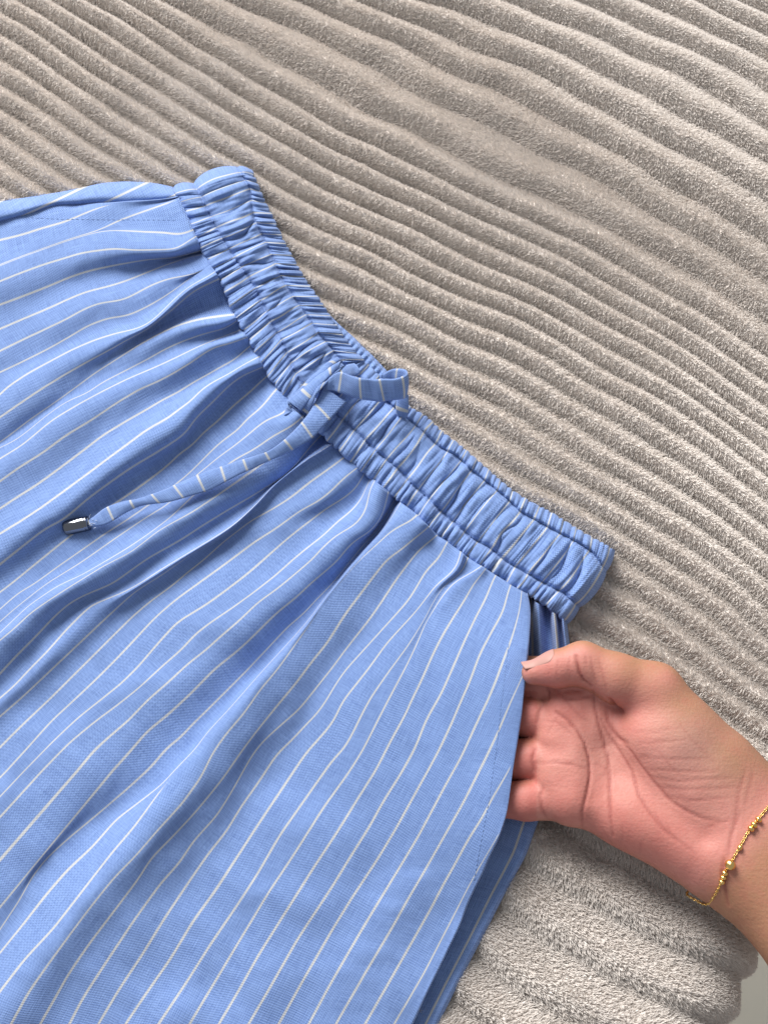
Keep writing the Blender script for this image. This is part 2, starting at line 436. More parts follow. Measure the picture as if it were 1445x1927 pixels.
# white stripes of the front, each followed from the waistband down
ST = [
 # pocket edge on the far side
 T('A', (1200,150),(1100,160),(900,175),(700,185),(500,184),(390,182),(300,205),(120,262),(0,300)),
 T('A', (1202,153),(1000,172),(800,186),(680,215),(560,265),(450,315),(300,355),(150,405),(0,440)),
 T('A', (1210,160),(1130,190),(1060,215),(950,255),(800,310),(700,365),(640,385),(500,425),(330,485),(150,550),(0,610)),
 T('A', (1230,410),(1130,388),(1000,385),(850,375),(720,372),(640,390),(500,430),(330,490),(150,555),(0,615)),
 T('A', (1310,425),(1200,505),(1100,505),(900,510),(790,495),(680,510),(560,525),(450,560),(300,605),(150,660),(0,720)),
 T('A', (1375,512),(1200,560),(1050,570),(1000,572),(900,590),(760,615),(600,650),(480,690),(330,755),(150,825),(0,880)),
 T('A', (1380,540),(1300,550),(1150,600),(1000,660),(880,710),(760,750),(590,790),(480,835),(330,905),(150,980),(0,1045)),
 T('A', (1400,645),(1290,680),(1150,700),(1030,745),(950,790),(860,840),(800,855),(680,865),(560,915),(450,980),(300,1050),(150,1120),(0,1195)),
 T('A', (1405,630),(1300,692),(1200,770),(1080,850),(950,920),(850,960),(750,965),(600,1020),(480,1095),(330,1180),(150,1270),(0,1340)),
 T('A', (1430,680),(1300,745),(1200,825),(1100,930),(1010,1010),(930,1045),(800,1070),(640,1120),(480,1190),(350,1260),(200,1340),(50,1440)) + T('C', (0,155)),
 T('A', (1480,705),(1330,775),(1250,840),(1190,900),(1100,970),(1000,1050),(880,1110),(750,1185),(600,1265),(450,1350)) + T('C', (300,105),(150,205),(0,310)),
 T('B', (690,588),(560,600),(430,620),(300,660),(200,705),(60,780)) + T('C', (640,12),(420,177),(200,328),(50,445),(0,480)),
 T('B', (705,630),(640,680),(500,710),(330,770),(200,830),(120,880)) + T('C', (680,80),(590,150),(520,170),(430,215),(300,310),(200,395),(100,470),(0,515)),
 T('B', (735,690),(600,740),(450,800),(330,860),(187,928)) + T('C', (860,50),(700,130),(540,215),(350,330),(150,500),(0,590)),
 T('B', (785,735),(640,790),(560,800),(480,850),(400,910),(250,1000),(130,1060)) + T('C', (960,110),(780,220),(620,330),(450,430),(300,545),(130,650),(0,745)),
 T('B', (795,795),(760,830),(700,890),(600,940),(500,1000),(420,1040),(300,1120),(150,1200)) + T('C', (1100,190),(900,310),(700,430),(560,540),(400,660),(250,770),(120,850),(0,930)),
 T('B', (850,875),(760,920),(661,985)) + T('D', (361,69),(290,115),(240,170),(150,240)) + T('C', (1300,200),(1150,310),(1000,390),(870,490),(760,570),(600,690),(450,800),(300,910),(150,1010),(0,1100)),
 T('B', (872,950),(760,990),(660,1060),(560,1165),(480,1240)) + T('D', (240,320),(200,390),(120,460)) + T('C', (1250,430),(1080,540),(900,645),(750,750),(600,860),(440,1000),(300,1070),(150,1190),(0,1310)),
 T('B', (905,1005),(860,1050),(800,1110),(700,1190),(580,1310)) + T('D', (430,300),(300,410),(150,540)) + T('C', (1300,510),(1150,630),(980,760),(880,830),(640,990),(460,1130),(250,1300),(80,1440)) + T('E', (0,235)),
 T('B', (960,1105),(900,1190),(840,1250),(720,1370)) + T('D', (600,310),(450,450),(350,540)) + T('C', (1300,680),(1090,850),(860,1010),(700,1110),(560,1210),(400,1320),(230,1445)) + T('E', (130,235),(0,350)),
 T('D', (885,235),(840,292),(750,310),(680,360),(600,430),(500,510),(400,580),(330,640),(180,760)) + T('C', (1160,890),(1000,985),(800,1120),(560,1290),(310,1445)) + T('E', (120,330),(0,435)),
 T('D', (960,320),(900,370),(780,430),(640,530),(500,600),(360,720),(200,870)) + T('C', (1160,990),(1000,1110),(850,1210),(560,1380)) + T('E', (400,185),(200,320),(0,510)),
 T('D', (1060,400),(900,490),(780,560),(650,660),(440,808),(230,950),(0,1072)) + T('C', (900,1220),(700,1320),(500,1445)) + T('E', (330,290),(200,380),(110,470),(0,560)),
 T('D', (1090,440),(1040,490),(1000,540),(940,620),(850,710),(760,765),(620,850),(480,930),(300,1040),(150,1140)) + T('C', (1000,1270),(760,1445)) + T('E', (680,210),(560,260),(470,310),(370,400),(250,530),(100,680),(0,790)),
 T('D', (1160,500),(1000,595),(850,710),(760,785),(680,880),(600,955),(520,1030),(400,1110),(200,1230)) + T('E', (1084,86),(960,170),(850,230),(700,290),(620,320),(550,390),(450,490),(330,630),(200,760),(100,870),(0,955)),
 T('D', (1168,508),(1005,602),(765,792),(685,888),(605,963),(525,1040),(410,1125),(210,1245)) + T('E', (1080,130),(930,220),(850,290),(700,430),(500,620),(330,780),(150,950),(0,1080)),
 T('D', (1262,580),(1150,660),(1020,750),(900,850),(790,920),(700,970),(620,1010),(560,1060),(440,1150),(300,1280)) + T('E', (1280,95),(1170,190),(1030,290),(900,400),(700,600),(480,820),(330,970),(170,1120),(0,1290)),
 T('D', (1345,650),(1250,722),(1170,810),(1080,880),(960,940),(800,1060),(640,1160),(550,1230),(400,1340)) + T('E', (1200,280),(1050,410),(950,520),(800,680),(640,840),(480,990),(350,1110),(200,1280),(50,1445)),
 T('D', (1385,700),(1340,790),(1250,860),(1130,930),(1080,970),(960,1060),(850,1150),(760,1230)) + T('F', (440,90),(300,200),(150,310)) + T('E', (1200,440),(1130,520),(1050,610),(950,730),(830,850),(680,970),(540,1080),(380,1230),(170,1445)),
 T('D', (1410,760),(1380,860),(1300,950),(1200,1025),(1130,1100),(1000,1200)) + T('F', (740,0),(620,110),(480,220),(330,330),(180,430),(60,520)) + T('E', (1250,610),(1100,740),(950,880),(800,1000),(650,1110),(480,1250),(290,1445)),
 T('D', (1430,780),(1405,940),(1340,1035),(1200,1110),(1100,1200)) + T('F', (870,0),(740,110),(620,210),(490,300),(380,410),(240,530),(120,640)) + T('E', (1300,700),(1150,840),(1000,970),(880,1100),(750,1210),(640,1310),(530,1445)),
 T('G', (262,75),(225,230),(150,325),(60,372),(0,430)) + T('F', (1050,0),(960,80),(850,170),(760,260),(620,370),(540,450),(430,560),(330,650),(200,750)) + T('E', (1300,920),(1150,1060),(1000,1180),(900,1300),(770,1445)),
 T('G', (300,125),(240,225),(190,312),(90,425),(0,540)) + T('F', (1000,170),(880,290),(800,380),(700,460),(560,610),(420,760),(250,930),(120,1060)) + T('E', (1330,1110),(1200,1250)) + T('I', (880,0),(780,120),(660,230),(520,350),(350,490),(240,590),(170,680),(100,810),(0,960)),
 T('G', (315,135),(255,240),(200,325),(100,438),(0,556)) + T('F', (950,262),(850,402),(720,552),(500,792),(300,1022),(150,1182),(20,1345)) + T('I', (1000,40),(900,140),(835,212),(720,300),(600,390),(480,530),(350,650),(230,790),(130,920),(0,1080)),
 T('G', (330,145),(270,250),(215,330),(110,442),(10,560)) + T('F', (955,270),(855,410),(725,560),(505,800),(305,1030),(155,1190),(30,1350)) + T('I', (1005,50),(905,150),(835,230),(700,420),(580,560),(480,690),(280,950),(130,1110),(0,1280)),
 T('G', (400,262),(340,280),(270,322),(200,390),(130,450),(60,520)) + T('F', (1084,123),(1010,210),(940,300),(860,420),(740,590),(620,760),(500,900),(400,1050),(270,1200),(180,1330)) + T('I', (1040,170),(940,310),(820,440),(700,580),(590,690),(470,840),(380,960),(270,1110),(150,1280),(60,1445)),
 T('G', (490,308),(420,360),(340,430),(250,490),(150,620),(60,740)) + T('F', (1080,385),(960,580),(860,700),(750,850),(600,1030),(480,1180),(390,1300)) + T('I', (1150,180),(1020,340),(900,470),(780,590),(720,690),(600,850),(470,1020),(360,1180),(210,1445)),
 T('G', (550,350),(450,425),(390,500),(300,620),(230,730),(140,860),(60,960)) + T('F', (1082,627),(1000,740),(880,890),(770,1030),(640,1140),(520,1250),(450,1340)) + T('I', (1200,240),(1120,370),(1000,500),(930,610),(830,720),(700,900),(560,1110),(430,1310),(360,1445)),
 T('G', (602,400),(570,480),(490,550),(440,640),(380,740),(280,850),(180,960),(90,1060)) + T('F', (1082,763),(1010,870),(960,960),(890,1060),(800,1150),(720,1240),(620,1330)) + T('I', (1340,190),(1240,330),(1170,450),(1080,560),(970,720),(850,900),(740,1080),(620,1260),(510,1445)),
 T('G', (690,450),(680,520),(640,575),(550,640),(430,800),(250,995),(140,1150)) + T('F', (1060,980),(1010,1100),(930,1200),(820,1320)) + T('I', (1330,420),(1220,590),(1110,760),(1000,910),(880,1110),(740,1310),(650,1445)),
 T('G', (730,490),(715,560),(600,640),(530,745),(480,850),(380,1010),(250,1185),(150,1330)) + T('F', (1185,1084),(1140,1180),(1080,1290),(1000,1370)) + T('I', (1445,470),(1330,670),(1220,840),(1090,1030),(970,1220),(820,1445)),
 T('G', (822,530),(760,572),(660,622),(590,700),(540,780),(480,875),(440,980),(370,1130),(290,1280)) + T('H', (370,150),(270,350),(190,480),(90,620)) + T('J', (440,320),(290,560),(150,770),(60,920),(0,1020)),
 T('G', (838,560),(760,655),(730,722),(650,842),(580,960),(520,1080),(460,1220),(400,1340)) + T('H', (520,150),(440,290),(350,470),(230,660),(120,840)) + T('J', (390,630),(220,900),(100,1090),(0,1270)),
 T('G', (892,605),(850,722),(790,832),(720,980),(650,1140),(580,1300)) + T('H', (650,170),(580,350),(490,510),(400,650),(300,830),(180,1020),(90,1170)) + T('J', (300,1010),(170,1240),(50,1445)),
 T('G', (985,665),(955,800),(880,932),(810,1062),(750,1230),(700,1340)) + T('H', (800,200),(730,350),(660,480),(560,660),(450,860),(340,1040),(200,1250)) + T('J', (480,960),(330,1220),(205,1445)),
 T('G', (1060,690),(1055,780),(1030,880),(1000,980),(960,1080),(910,1220),(860,1340)) + T('H', (950,200),(860,400),(770,560),(690,710),(600,880),(480,1080),(370,1260)) + T('J', (620,980),(470,1240),(360,1445)),
 T('G', (1084,700),(1103,800),(1092,1000),(1084,1172),(1050,1240),(1000,1345)) + T('H', (1090,230),(1020,380),(950,520),(870,680),(790,820),(700,980),(620,1120),(520,1290)) + T('J', (800,930),(640,1200),(500,1445)),
 T('G', (1087,697),(1107,800),(1098,1000),(1088,1170),(1076,1260),(1060,1390)) + T('H', (1184,330),(1172,440),(1110,545),(1040,660),(990,760),(900,900),(820,1050),(740,1190),(680,1310)) + T('J', (830,1130),(650,1445)),
 T('G', (1090,694),(1111,797),(1102,975),(1092,1120),(1080,1240),(1066,1390)) + T('H', (1208,240),(1170,480),(1138,720),(1095,858),(1030,965),(950,1100),(880,1230),(820,1350)) + T('J', (1100,900),(950,1190),(800,1445)),
 T('G', (1093,690),(1115,790),(1106,950),(1096,1060),(1085,1200),(1067,1330)) + T('H', (1222,130),(1190,330),(1150,560),(1130,740),(1090,870),(1020,1010),(980,1110),(930,1200),(870,1340)) + T('J', (1150,900),(1040,1130),(970,1270),(890,1445)),
]
NK = len(ST)
VL = 1250.0                         # photo pixels of cloth followed down from the waistband
NV = 330
vrow = np.linspace(-16, VL, NV)
def nearest_s(p):
    return int(np.argmin(((wi - p) ** 2).sum(1)))
lines, ends = [], []
for k, p in enumerate(ST):
    p = np.array(p, float)
    if k < NK - 4 and k > 3:
        o = np.argsort(-p[:, 0] * 0.75 + p[:, 1] * 0.66); p = p[o]
    s = nearest_s(p[0]); w0 = wi[s]
    if np.linalg.norm(w0 - p[0]) > 4: p = np.concatenate([[w0], p])
    else: p[0] = w0
    nn = max(12, int(arclen(p)[-1] / 6))
    q = gsmooth(resample(p, nn), 2.2); q[0] = w0
    lines.append(q)
    d = q[-1] - q[-min(12, len(q) - 1)]; ends.append(math.atan2(d[1], d[0]))
ends = gsmooth(np.unwrap(np.array(ends)), 2.5)
PX = np.zeros((NK, NV)); PY = np.zeros((NK, NV))
for k, q in enumerate(lines):
    s = arclen(q)
    d = np.array([math.cos(ends[k]), math.sin(ends[k])])
    ext = np.maximum(vrow - s[-1], 0)
    d0 = q[3] - q[0]; d0 = d0 / (np.linalg.norm(d0) + 1e-6)
    pre = np.minimum(vrow, 0)
    vv = np.clip(vrow, 0, s[-1])
    PX[k] = np.interp(vv, s, q[:, 0]) + ext * d[0] + pre * d0[0]
    PY[k] = np.interp(vv, s, q[:, 1]) + ext * d[1] + pre * d0[1]
# fine columns between the stripes
SUB = 7
uu = np.concatenate([np.arange(0, NK - 1, 1.0 / SUB), [NK - 1]])
def cols(Pk):
    i = np.clip(uu.astype(int), 0, NK - 2); t = (uu - i)[:, None]
    p0 = Pk[np.clip(i - 1, 0, NK - 1)]; p1 = Pk[i]; p2 = Pk[i + 1]; p3 = Pk[np.clip(i + 2, 0, NK - 1)]
    m1 = 0.5 * (p2 - p0); m2 = 0.5 * (p3 - p1); dl = p2 - p1
    lim = 1.6 * np.abs(dl)
    m1 = np.clip(m1, -lim, lim); m2 = np.clip(m2, -lim, lim)
    return p1 * (2*t**3 - 3*t**2 + 1) + m1 * (t**3 - 2*t**2 + t) + p2 * (-2*t**3 + 3*t**2) + m2 * (t**3 - t**2)
FX, FY = cols(PX), cols(PY)
FINGERS = [   # joints (photo pixels, height mm) and radii mm
 [((1095,1312,16), 10.0), ((1025,1280,14.5), 9.3), ((930,1266,10.5), 8.4), ((850,1262,8.5), 7.6), ((800,1264,7.5), 6.4)],
 [((1078,1362,15), 10.0), ((1005,1351,13), 8.3), ((905,1336,10), 7.9), ((800,1328,8), 7.2), ((745,1326,7), 6.2)],
 [((1068,1432,15), 9.6), ((995,1430,12.5), 8.05), ((895,1424,9.5), 7.6), ((800,1416,7.5), 7.0), ((750,1412,6.5), 6.0)],
 [((1078,1500,14.5), 9.0), ((990,1507,12.5), 7.5), ((905,1501,9.5), 7.0), ((840,1496,8), 6.4), ((805,1494,7), 5.5)],
]
# folds: (position across in stripes, height in mm) at these distances below the waistband
LV = np.array([0, 60, 140, 260, 420, 650, 950, 1250.])
FOLD = [  # u at levels                                heights at levels
 (0.0, 0.0,      [11, 9, 7, 5, 5, 5, 5, 5]),
 (2.0, 2.0,      [15, 12, 11, 10, 10, 9, 9, 9]),
 (4.2, 4.2,      [20, 19, 16, 13, 11, 10, 9, 9]),
 (5.3, 5.5,      [6, 6, 7, 8, 8, 8, 8, 8]),
 (7.2, 7.0,      [13, 12, 12, 11, 10, 9, 9, 9]),
 (8.3, 8.2,      [11, 11, 10, 9, 8, 8, 8, 8]),
 (9.6, 9.6,      [18, 19, 18, 13, 11, 10, 9, 9]),
 (10.5, 10.6,    [5, 4, 6, 8, 9, 8, 8, 8]),
 (11.3, 11.0,    [15, 16, 14, 8, 6, 6, 6, 6]),
 (12.2, 12.0,    [8, 7, 9, 9, 9, 9, 8, 8]),
 (13.8, 13.6,    [15, 14, 14, 14, 14, 13, 12, 11]),
 (15.0, 15.0,    [9, 9, 10, 11, 11, 10, 9, 9]),
 (16.5, 16.6,    [18, 19, 19, 18, 17, 14, 12, 11]),
 (17.6, 17.6,    [6, 5, 5, 5, 6, 7, 8, 8]),
 (18.8, 18.7,    [8, 8, 7, 6, 6, 7, 8, 8]),
 (20.6, 20.4,    [16, 14, 12, 10, 9, 9, 9, 9]),
 (22.1, 22.2,    [12, 13, 14, 15, 16, 17, 14, 12]),
 (23.3, 23.5,    [2, 3, 4, 5, 6, 7, 7, 8]),
 (24.3, 24.3,    [16, 16, 15, 14, 12, 10, 9, 9]),
 (25.4, 25.6,    [13, 12, 10, 6, 5, 5, 6, 7]),
 (27.0, 27.5,    [15, 14, 11, 8, 8, 8, 9, 9]),
 (28.2, 28.4,    [8, 8, 9, 10, 10, 10, 10, 10]),
 (30.5, 30.3,    [18, 18, 16, 14, 13, 12, 10, 10]),
 (32.2, 32.3,    [4, 3, 3, 4, 5, 6, 7, 8]),
 (34.9, 34.7,    [16, 16, 17, 18, 20, 20, 18, 16]),
 (37.0, 36.5,    [14, 14, 14, 14, 14, 13, 12, 11]),
 (38.4, 38.4,    [12, 12, 11, 9, 8, 8, 9, 9]),
 (39.3, 39.3,    [18, 17, 14, 11, 9, 9, 9, 9]),
 (40.2, 40.2,    [4, 4, 6, 9, 10, 10, 10, 10]),
 (41.3, 41.3,    [19, 19, 18, 16, 13, 11, 10, 10]),
 (43.0, 43.0,    [14, 14, 15, 16, 15, 12, 11, 10]),
 (44.3, 44.3,    [10, 10, 13, 17, 15, 11, 10, 10]),
 (46.0, 46.0,    [17, 18, 20, 21, 19, 13, 11, 11]),
 (49.0, 49.0,    [15, 18, 22, 23, 20, 13, 10, 9]),
]
FH = np.zeros_like(FX)
Uk = np.array([[f[0] + (f[1] - f[0]) * min(1, l / 600.) for l in LV] for f in FOLD])
Hk = np.array([f[2] for f in FOLD], float)
Hk = np.where(Hk < 9.5, 9.5 + (Hk - 9.5) * np.array([1, .95, .85, .8, .8, .8, .8, .8]), 9.5 + (Hk - 9.5) * np.array([.95, .95, .9, .88, .88, .9, .9, .9]))
uniq = np.arange(len(FOLD))
for r, v in enumerate(vrow):
    vq = max(v, 0)
    uk = np.array([np.interp(vq, LV, Uk[i]) for i in uniq]); hk = np.array([np.interp(vq, LV, Hk[i]) for i in uniq])
    FH[:, r] = pchip(uk, hk, uu)
FH = gsmooth(FH, 6, 1)
nu = len(uu)
vv2 = np.maximum(vrow, 0)[None, :]
# gathers close to the band, small creases further down
gz = vnoise((nu, NV), (150, 12), 21); gz2 = vnoise((nu, NV), (90, 10), 22); gz3 = vnoise((nu, NV), (34, 26), 23); gz4 = vnoise((nu, NV), (60, 70), 24)
FH = FH + 1.0 * gz * np.exp(-vv2 / 30) + 1.3 * gz2 * np.exp(-vv2 / 100) + 0.6 * gz3 + 0.14 * gz4
rdg = lambda q: 1 - np.minimum(np.abs(q) * 1.6, 1.0)
cr1, cr2, cr3 = vnoise((nu, NV), (110, 9), 25), vnoise((nu, NV), (70, 16), 26), vnoise((nu, NV), (46, 58), 27)
mod = np.clip(0.5 + 0.6 * vnoise((nu, NV), (12, 10), 28), 0, 1)
FH = FH + (0.25 + 0.75 * np.exp(-vv2 / 220)) * 0.9 * rdg(cr1) * mod + (0.35 + 0.5 * np.exp(-vv2 / 300)) * 0.7 * rdg(cr2) * (1 - 0.6 * mod) + 0.22 * rdg(cr3) * mod
# folded hem along both pocket edges
for i_, sg in ((-1, 1), (0, -1)):
    de = np.hypot(FX - FX[i_], FY - FY[i_])
    near_ = (uu[:, None] > NK - 7) if sg == 1 else (uu[:, None] < 5)
    on_ = near_ * np.clip((1680 - FY) / 60, 0, 1)
    t_ = np.clip((33 - de) / 5, 0, 1)
    puck = np.sin(VV0 * 5.2 + 2 * np.sin(VV0 * 1.7)) if False else vnoise((nu, NV), (20, 70), 29 + sg)
    FH = FH + on_ * (0.7 * t_ * t_ * (3 - 2 * t_) - 0.45 * np.exp(-((de - 32) / 4.0) ** 2) + 0.28 * puck * np.exp(-((de - 26) / 14.0) ** 2))
FH = FH
FH = np.maximum(FH, 2.0)
# the cloth is held up over the fingers inside the pocket
def seg_d(x, y, a, b):
    ax, ay = a; bx_, by_ = b; L2 = (bx_ - ax) ** 2 + (by_ - ay) ** 2
    t = np.clip(((x - ax) * (bx_ - ax) + (y - ay) * (by_ - ay)) / L2, 0, 1)
    return np.hypot(x - ax - t * (bx_ - ax), y - ay - t * (by_ - ay)), t
for f in FINGERS:
    for (j0, r0), (j1, r1) in zip(f[:-1], f[1:]):
        d_, t_ = seg_d(FX, FY, j0[:2], j1[:2])
        top = (j0[2] + r0) * (1 - t_) + (j1[2] + r1) * t_ + 2.0
        env = top - np.maximum(d_ - 70, 0) * 0.055
        k_ = 2.0; hm = np.maximum(k_ - np.abs(FH - env), 0) / k_
        FH = np.maximum(FH, env) + hm * hm * k_ * 0.25
FH = gsmooth(gsmooth(FH, 1.2, 0), 1.0, 1)
FH[:, vrow < 0] = np.minimum(FH[:, vrow < 0], 11)
FV = W(FX, FY, FH)
FU = np.repeat(uu[:, None], NV, 1)
VV = np.repeat(vrow[None, :] / 46.0, nu, 0)
# turn the two free edges under so that the cloth has a rounded hem
def rolled(side):
    i = 0 if side == 0 else -1
    sgn = -1 if side == 0 else 1
    nx_, ny_ = (FX[1] - FX[0], FY[1] - FY[0]) if side == 0 else (FX[-1] - FX[-3], FY[-1] - FY[-3])
    # outward direction in the photo plane
    tx = np.gradient(FX[i]); ty = np.gradient(FY[i]); L = np.hypot(tx, ty) + 1e-6
    ox, oy = (ty / L, -tx / L)
    if side == 1: ox, oy = -ox * -1, -oy * -1
    if side == 0: ox, oy = ox, oy
    out = []
    for a, dz in ((1.6, -0.5), (2.2, -1.3), (1.4, -2.0), (-3, -2.4), (-14, -2.6)):
        out.append((FX[i] + ox * a * (1 if side == 1 else -1), FY[i] + oy * a * (1 if side == 1 else -1), np.maximum(FH[i] + dz, 0.5), a))
    return out
lx, ly, lh, lu = [FX], [FY], [FH], [FU]
for (x_, y_, h_, a) in rolled(1):
    lx.append(x_[None]); ly.append(y_[None]); lh.append(h_[None]); lu.append(np.full((1, NV), NK - 1 + 0.12 + 0.0 * a))
for (x_, y_, h_, a) in rolled(0):
    lx.insert(0, x_[None]); ly.insert(0, y_[None]); lh.insert(0, h_[None]); lu.insert(0, np.full((1, NV), -0.12))
FX2, FY2, FH2, FU2 = np.concatenate(lx), np.concatenate(ly), np.concatenate(lh), np.concatenate(lu)
FU2 = FU2.copy()
FV2 = W(FX2, FY2, FH2)
VV2 = np.repeat(vrow[None, :] / 46.0, len(FX2), 0)
# the first and last guide lines are edges, not white stripes: keep the weave plain there
uvu = np.where(FU2 < 0.5, 0.5 + (FU2 - 0.5) * 0.6, FU2); uvu = np.where(uvu > NK - 1.5, NK - 1.5 + (uvu - NK + 1.5) * 0.6, uvu)
cw = np.hypot(np.diff(PX, axis=0), np.diff(PY, axis=0))
plain = np.zeros((NK, NV))
for k in range(1, NK - 1):
    plain[k] = np.clip((8 - cw[k - 1]) / 4, 0, 1)
    y0_ = {NK - 4: 1262, NK - 3: 1448, NK - 2: 1575}.get(k)
    if y0_: plain[k] = np.clip((y0_ - PY[k]) / 8, 0, 1)
ui = np.clip(np.round(FU2).astype(int), 0, NK - 1)
plainv = plain[ui, np.arange(NV)[None, :].repeat(len(FX2), 0)]
front = make_mesh('front_panel', FV2, grid_faces(len(FX2), NV), FABRIC, None, np.stack([uvu, VV2], -1), dict(plain=plainv))
child(front)
fbm = BVHTree.FromPolygons(FV2.reshape(-1, 3).tolist(), grid_faces(len(FX2), NV).tolist())

# waistband -----------------------------------------------------------------
sarr = np.linspace(0, 1, NS)
slen = arclen(0.5 * (w1 + w2_))
def phase(mean, seed, jit=0.35):
    r = np.random.default_rng(seed); x = [0.0]
    while x[-1] < slen[-1] + 3 * mean: x.append(x[-1] + mean * math.exp(r.normal(0, jit)))
    return np.interp(slen, x, np.arange(len(x)))
def puff(ph, sharp=0.48):
    return np.abs(np.sin(math.pi * ph)) ** sharp
# stripe number along the band comes from the front panel so the lines run on
sk = np.array([nearest_s(l[0]) for l in lines], float); sk = np.maximum.accumulate(sk + np.arange(NK) * 1e-3)
for i in range(1, NK): sk[i] = max(sk[i], sk[i - 1] + 5)
ub = np.interp(np.arange(NS), sk, np.arange(NK))
ub = 0.35 * gsmooth(ub, 60) + 0.65 * np.linspace(0, 36, NS)
ub = ub + 0.5 * gsmooth(np.random.default_rng(8).normal(0, 1, NS), 26)
rows = []
NT_ = 72
tt = np.linspace(0, 1, NT_)
pm, pi_, po = phase(36, 31), phase(17, 32), phase(14, 33)
pm2, pi2, po2 = phase(13, 34, .5), phase(9, 35, .5), phase(8, 36, .5)
amp_n = gsmooth(np.random.default_rng(4).normal(0, 1, NS), 14); amp_n = 1 + 0.35 * amp_n / amp_n.std()
endf = np.sqrt(np.clip(1 - np.clip((np.abs(sarr - 0.5) * 2 - 0.955) / 0.045, 0, 1) ** 2, 0, 1))
ctr = np.exp(-((sarr - 0.5) / 0.045) ** 2)
BPX = np.zeros((NT_ + 6, NS)); BPY = BPX.copy(); BH = BPX.copy(); BU = BPX.copy(); BVV = BPX.copy()
bnz = vnoise((NT_, NS), (10, 200), 41); bnz2 = vnoise((NT_, NS), (6, 90), 42); bnz3 = np.clip(vnoise((NT_, NS), (4, 60), 43), -1.5, 1.2)
def lerp(a, b, t): return a * (1 - t) + b * t
SE1, SE2 = 0.21, 0.70     # seams' places across the band
skew = 6 * np.sin(sarr * 9) 
for k, t in enumerate(tt):
    sh = (t - 0.45) * 0.9
    if t < SE1:
        f = t / SE1; P = lerp(wo, w1, f); pf = puff(po + 0.15 * f); p2 = puff(po2, .8); a1 = 2.2; dome = math.sin(math.pi * f)
        z0 = lerp(7.5, 11.0, f) + 1.6 * dome; a = a1 * (0.45 + 0.55 * dome)
    elif t < SE2:
        f = (t - SE1) / (SE2 - SE1); P = lerp(w1, w2_, f); pf = puff(pm + 0.14 * bnz2[k] + 0.12 * np.sin(2.2 * f + sarr * 23)); p2 = puff(pm2 + 0.5 * f, .8); dome = math.sin(math.pi * f) ** 0.6
        z0 = lerp(10.5, 11.5, f) + 3.0 * dome; a = 0.8 + 2.9 * dome
    else:
        f = (t - SE2) / (1 - SE2); P = lerp(w2_, wi, f); pf = puff(pi_ + 0.2 * f); p2 = puff(pi2, .8); dome = math.sin(math.pi * f) ** 0.7
        z0 = lerp(11.5, 12.0, f) + 2.2 * dome; a = 1.0 + 1.7 * dome
    seamd = min(abs(t - SE1), abs(t - SE2))
    h = z0 + a * amp_n * (0.75 + 0.35 * bnz3[k]) * (pf - 0.55) + 0.5 * (p2 - 0.6) + 0.3 * bnz[k] + 0.5 * bnz2[k]
    h = h - 1.3 * math.exp(-(seamd / 0.022) ** 2)
    h = (h - 1) * endf + 1 - 3.5 * ctr * 0.3
    BPX[k] = P[:, 0]; BPY[k] = P[:, 1]; BH[k] = h
    # stripes bunch into the gathers
    BU[k] = ub + 0.05 * np.sin(2 * math.pi * pm) + 0.04 * bnz2[k]
    BVV[k] = t * 3.4
# the band turns over at its two ends: each tunnel bulges there
tgx, tgy = np.gradient(0.5 * (w1[:, 0] + w2_[:, 0])), np.gradient(0.5 * (w1[:, 1] + w2_[:, 1]))
tl_ = np.hypot(tgx, tgy)
for k, t in enumerate(tt):
    dome = math.sin(math.pi * (t / SE1 if t < SE1 else (t - SE1) / (SE2 - SE1) if t < SE2 else (t - SE2) / (1 - SE2))) ** 0.6
    wgt = np.exp(-sarr / 0.018) * (15 if SE1 < t < SE2 else 6) * dome
    BPX[k] -= tgx / tl_ * wgt; BPY[k] -= tgy / tl_ * wgt
    wgt = np.exp(-(1 - sarr) / 0.018) * (10 if SE1 < t < SE2 else 4) * dome
    BPX[k] += tgx / tl_ * wgt; BPY[k] += tgy / tl_ * wgt
# scalloped free edges
nout = np.stack([np.gradient(wo[:, 1]), -np.gradient(wo[:, 0])], 1); nout /= np.linalg.norm(nout, axis=1, keepdims=True)
sc = (puff(po) - 0.5) * 4.2
for k in range(NT_):
    f = np.clip(1 - tt[k] / SE1, 0, 1)
    BPX[k] += nout[:, 0] * sc * f; BPY[k] += nout[:, 1] * sc * f
    g = np.clip((tt[k] - SE2) / (1 - SE2), 0, 1) ** 2
    s2 = (puff(pi_) - 0.5) * 5.0
    BPX[k] -= nout[:, 0] * s2 * g; BPY[k] -= nout[:, 1] * s2 * g
# roll the outer edge under to the blanket, and the inner edge down onto the front
def under(k_src, steps):
    for (off, hz) in steps: yield BPX[k_src] + nout[:, 0] * off, BPY[k_src] + nout[:, 1] * off, hz
ux = list(under(0, ((1.5, 5.0), (0.5, 2.0), (-6, -0.5))))[::-1]
ix = list(under(NT_ - 1, ((-1.5, 10.0), (-0.5, 7.0), (4, 5.0))))
allx = np.concatenate([[a for a, b, c in ux], BPX[:NT_], [a for a, b, c in ix]])
ally = np.concatenate([[b for a, b, c in ux], BPY[:NT_], [b for a, b, c in ix]])
allh = np.concatenate([[np.minimum(np.full(NS, c), BH[0]) for a, b, c in ux], BH[:NT_], [np.minimum(np.full(NS, c), BH[NT_ - 1]) for a, b, c in ix]])
allu = np.concatenate([[BU[0]] * 3, BU[:NT_], [BU[NT_ - 1]] * 3])
allv = np.concatenate([[np.full(NS, -0.3 + 0.1 * i) for i in range(3)], BVV[:NT_], [np.full(NS, 3.5 + 0.1 * i) for i in range(3)]])
band = make_mesh('waistband', W(allx, ally, allh), grid_faces(NT_ + 6, NS), FABRIC, None, np.stack([allu, allv], -1))
child(band)
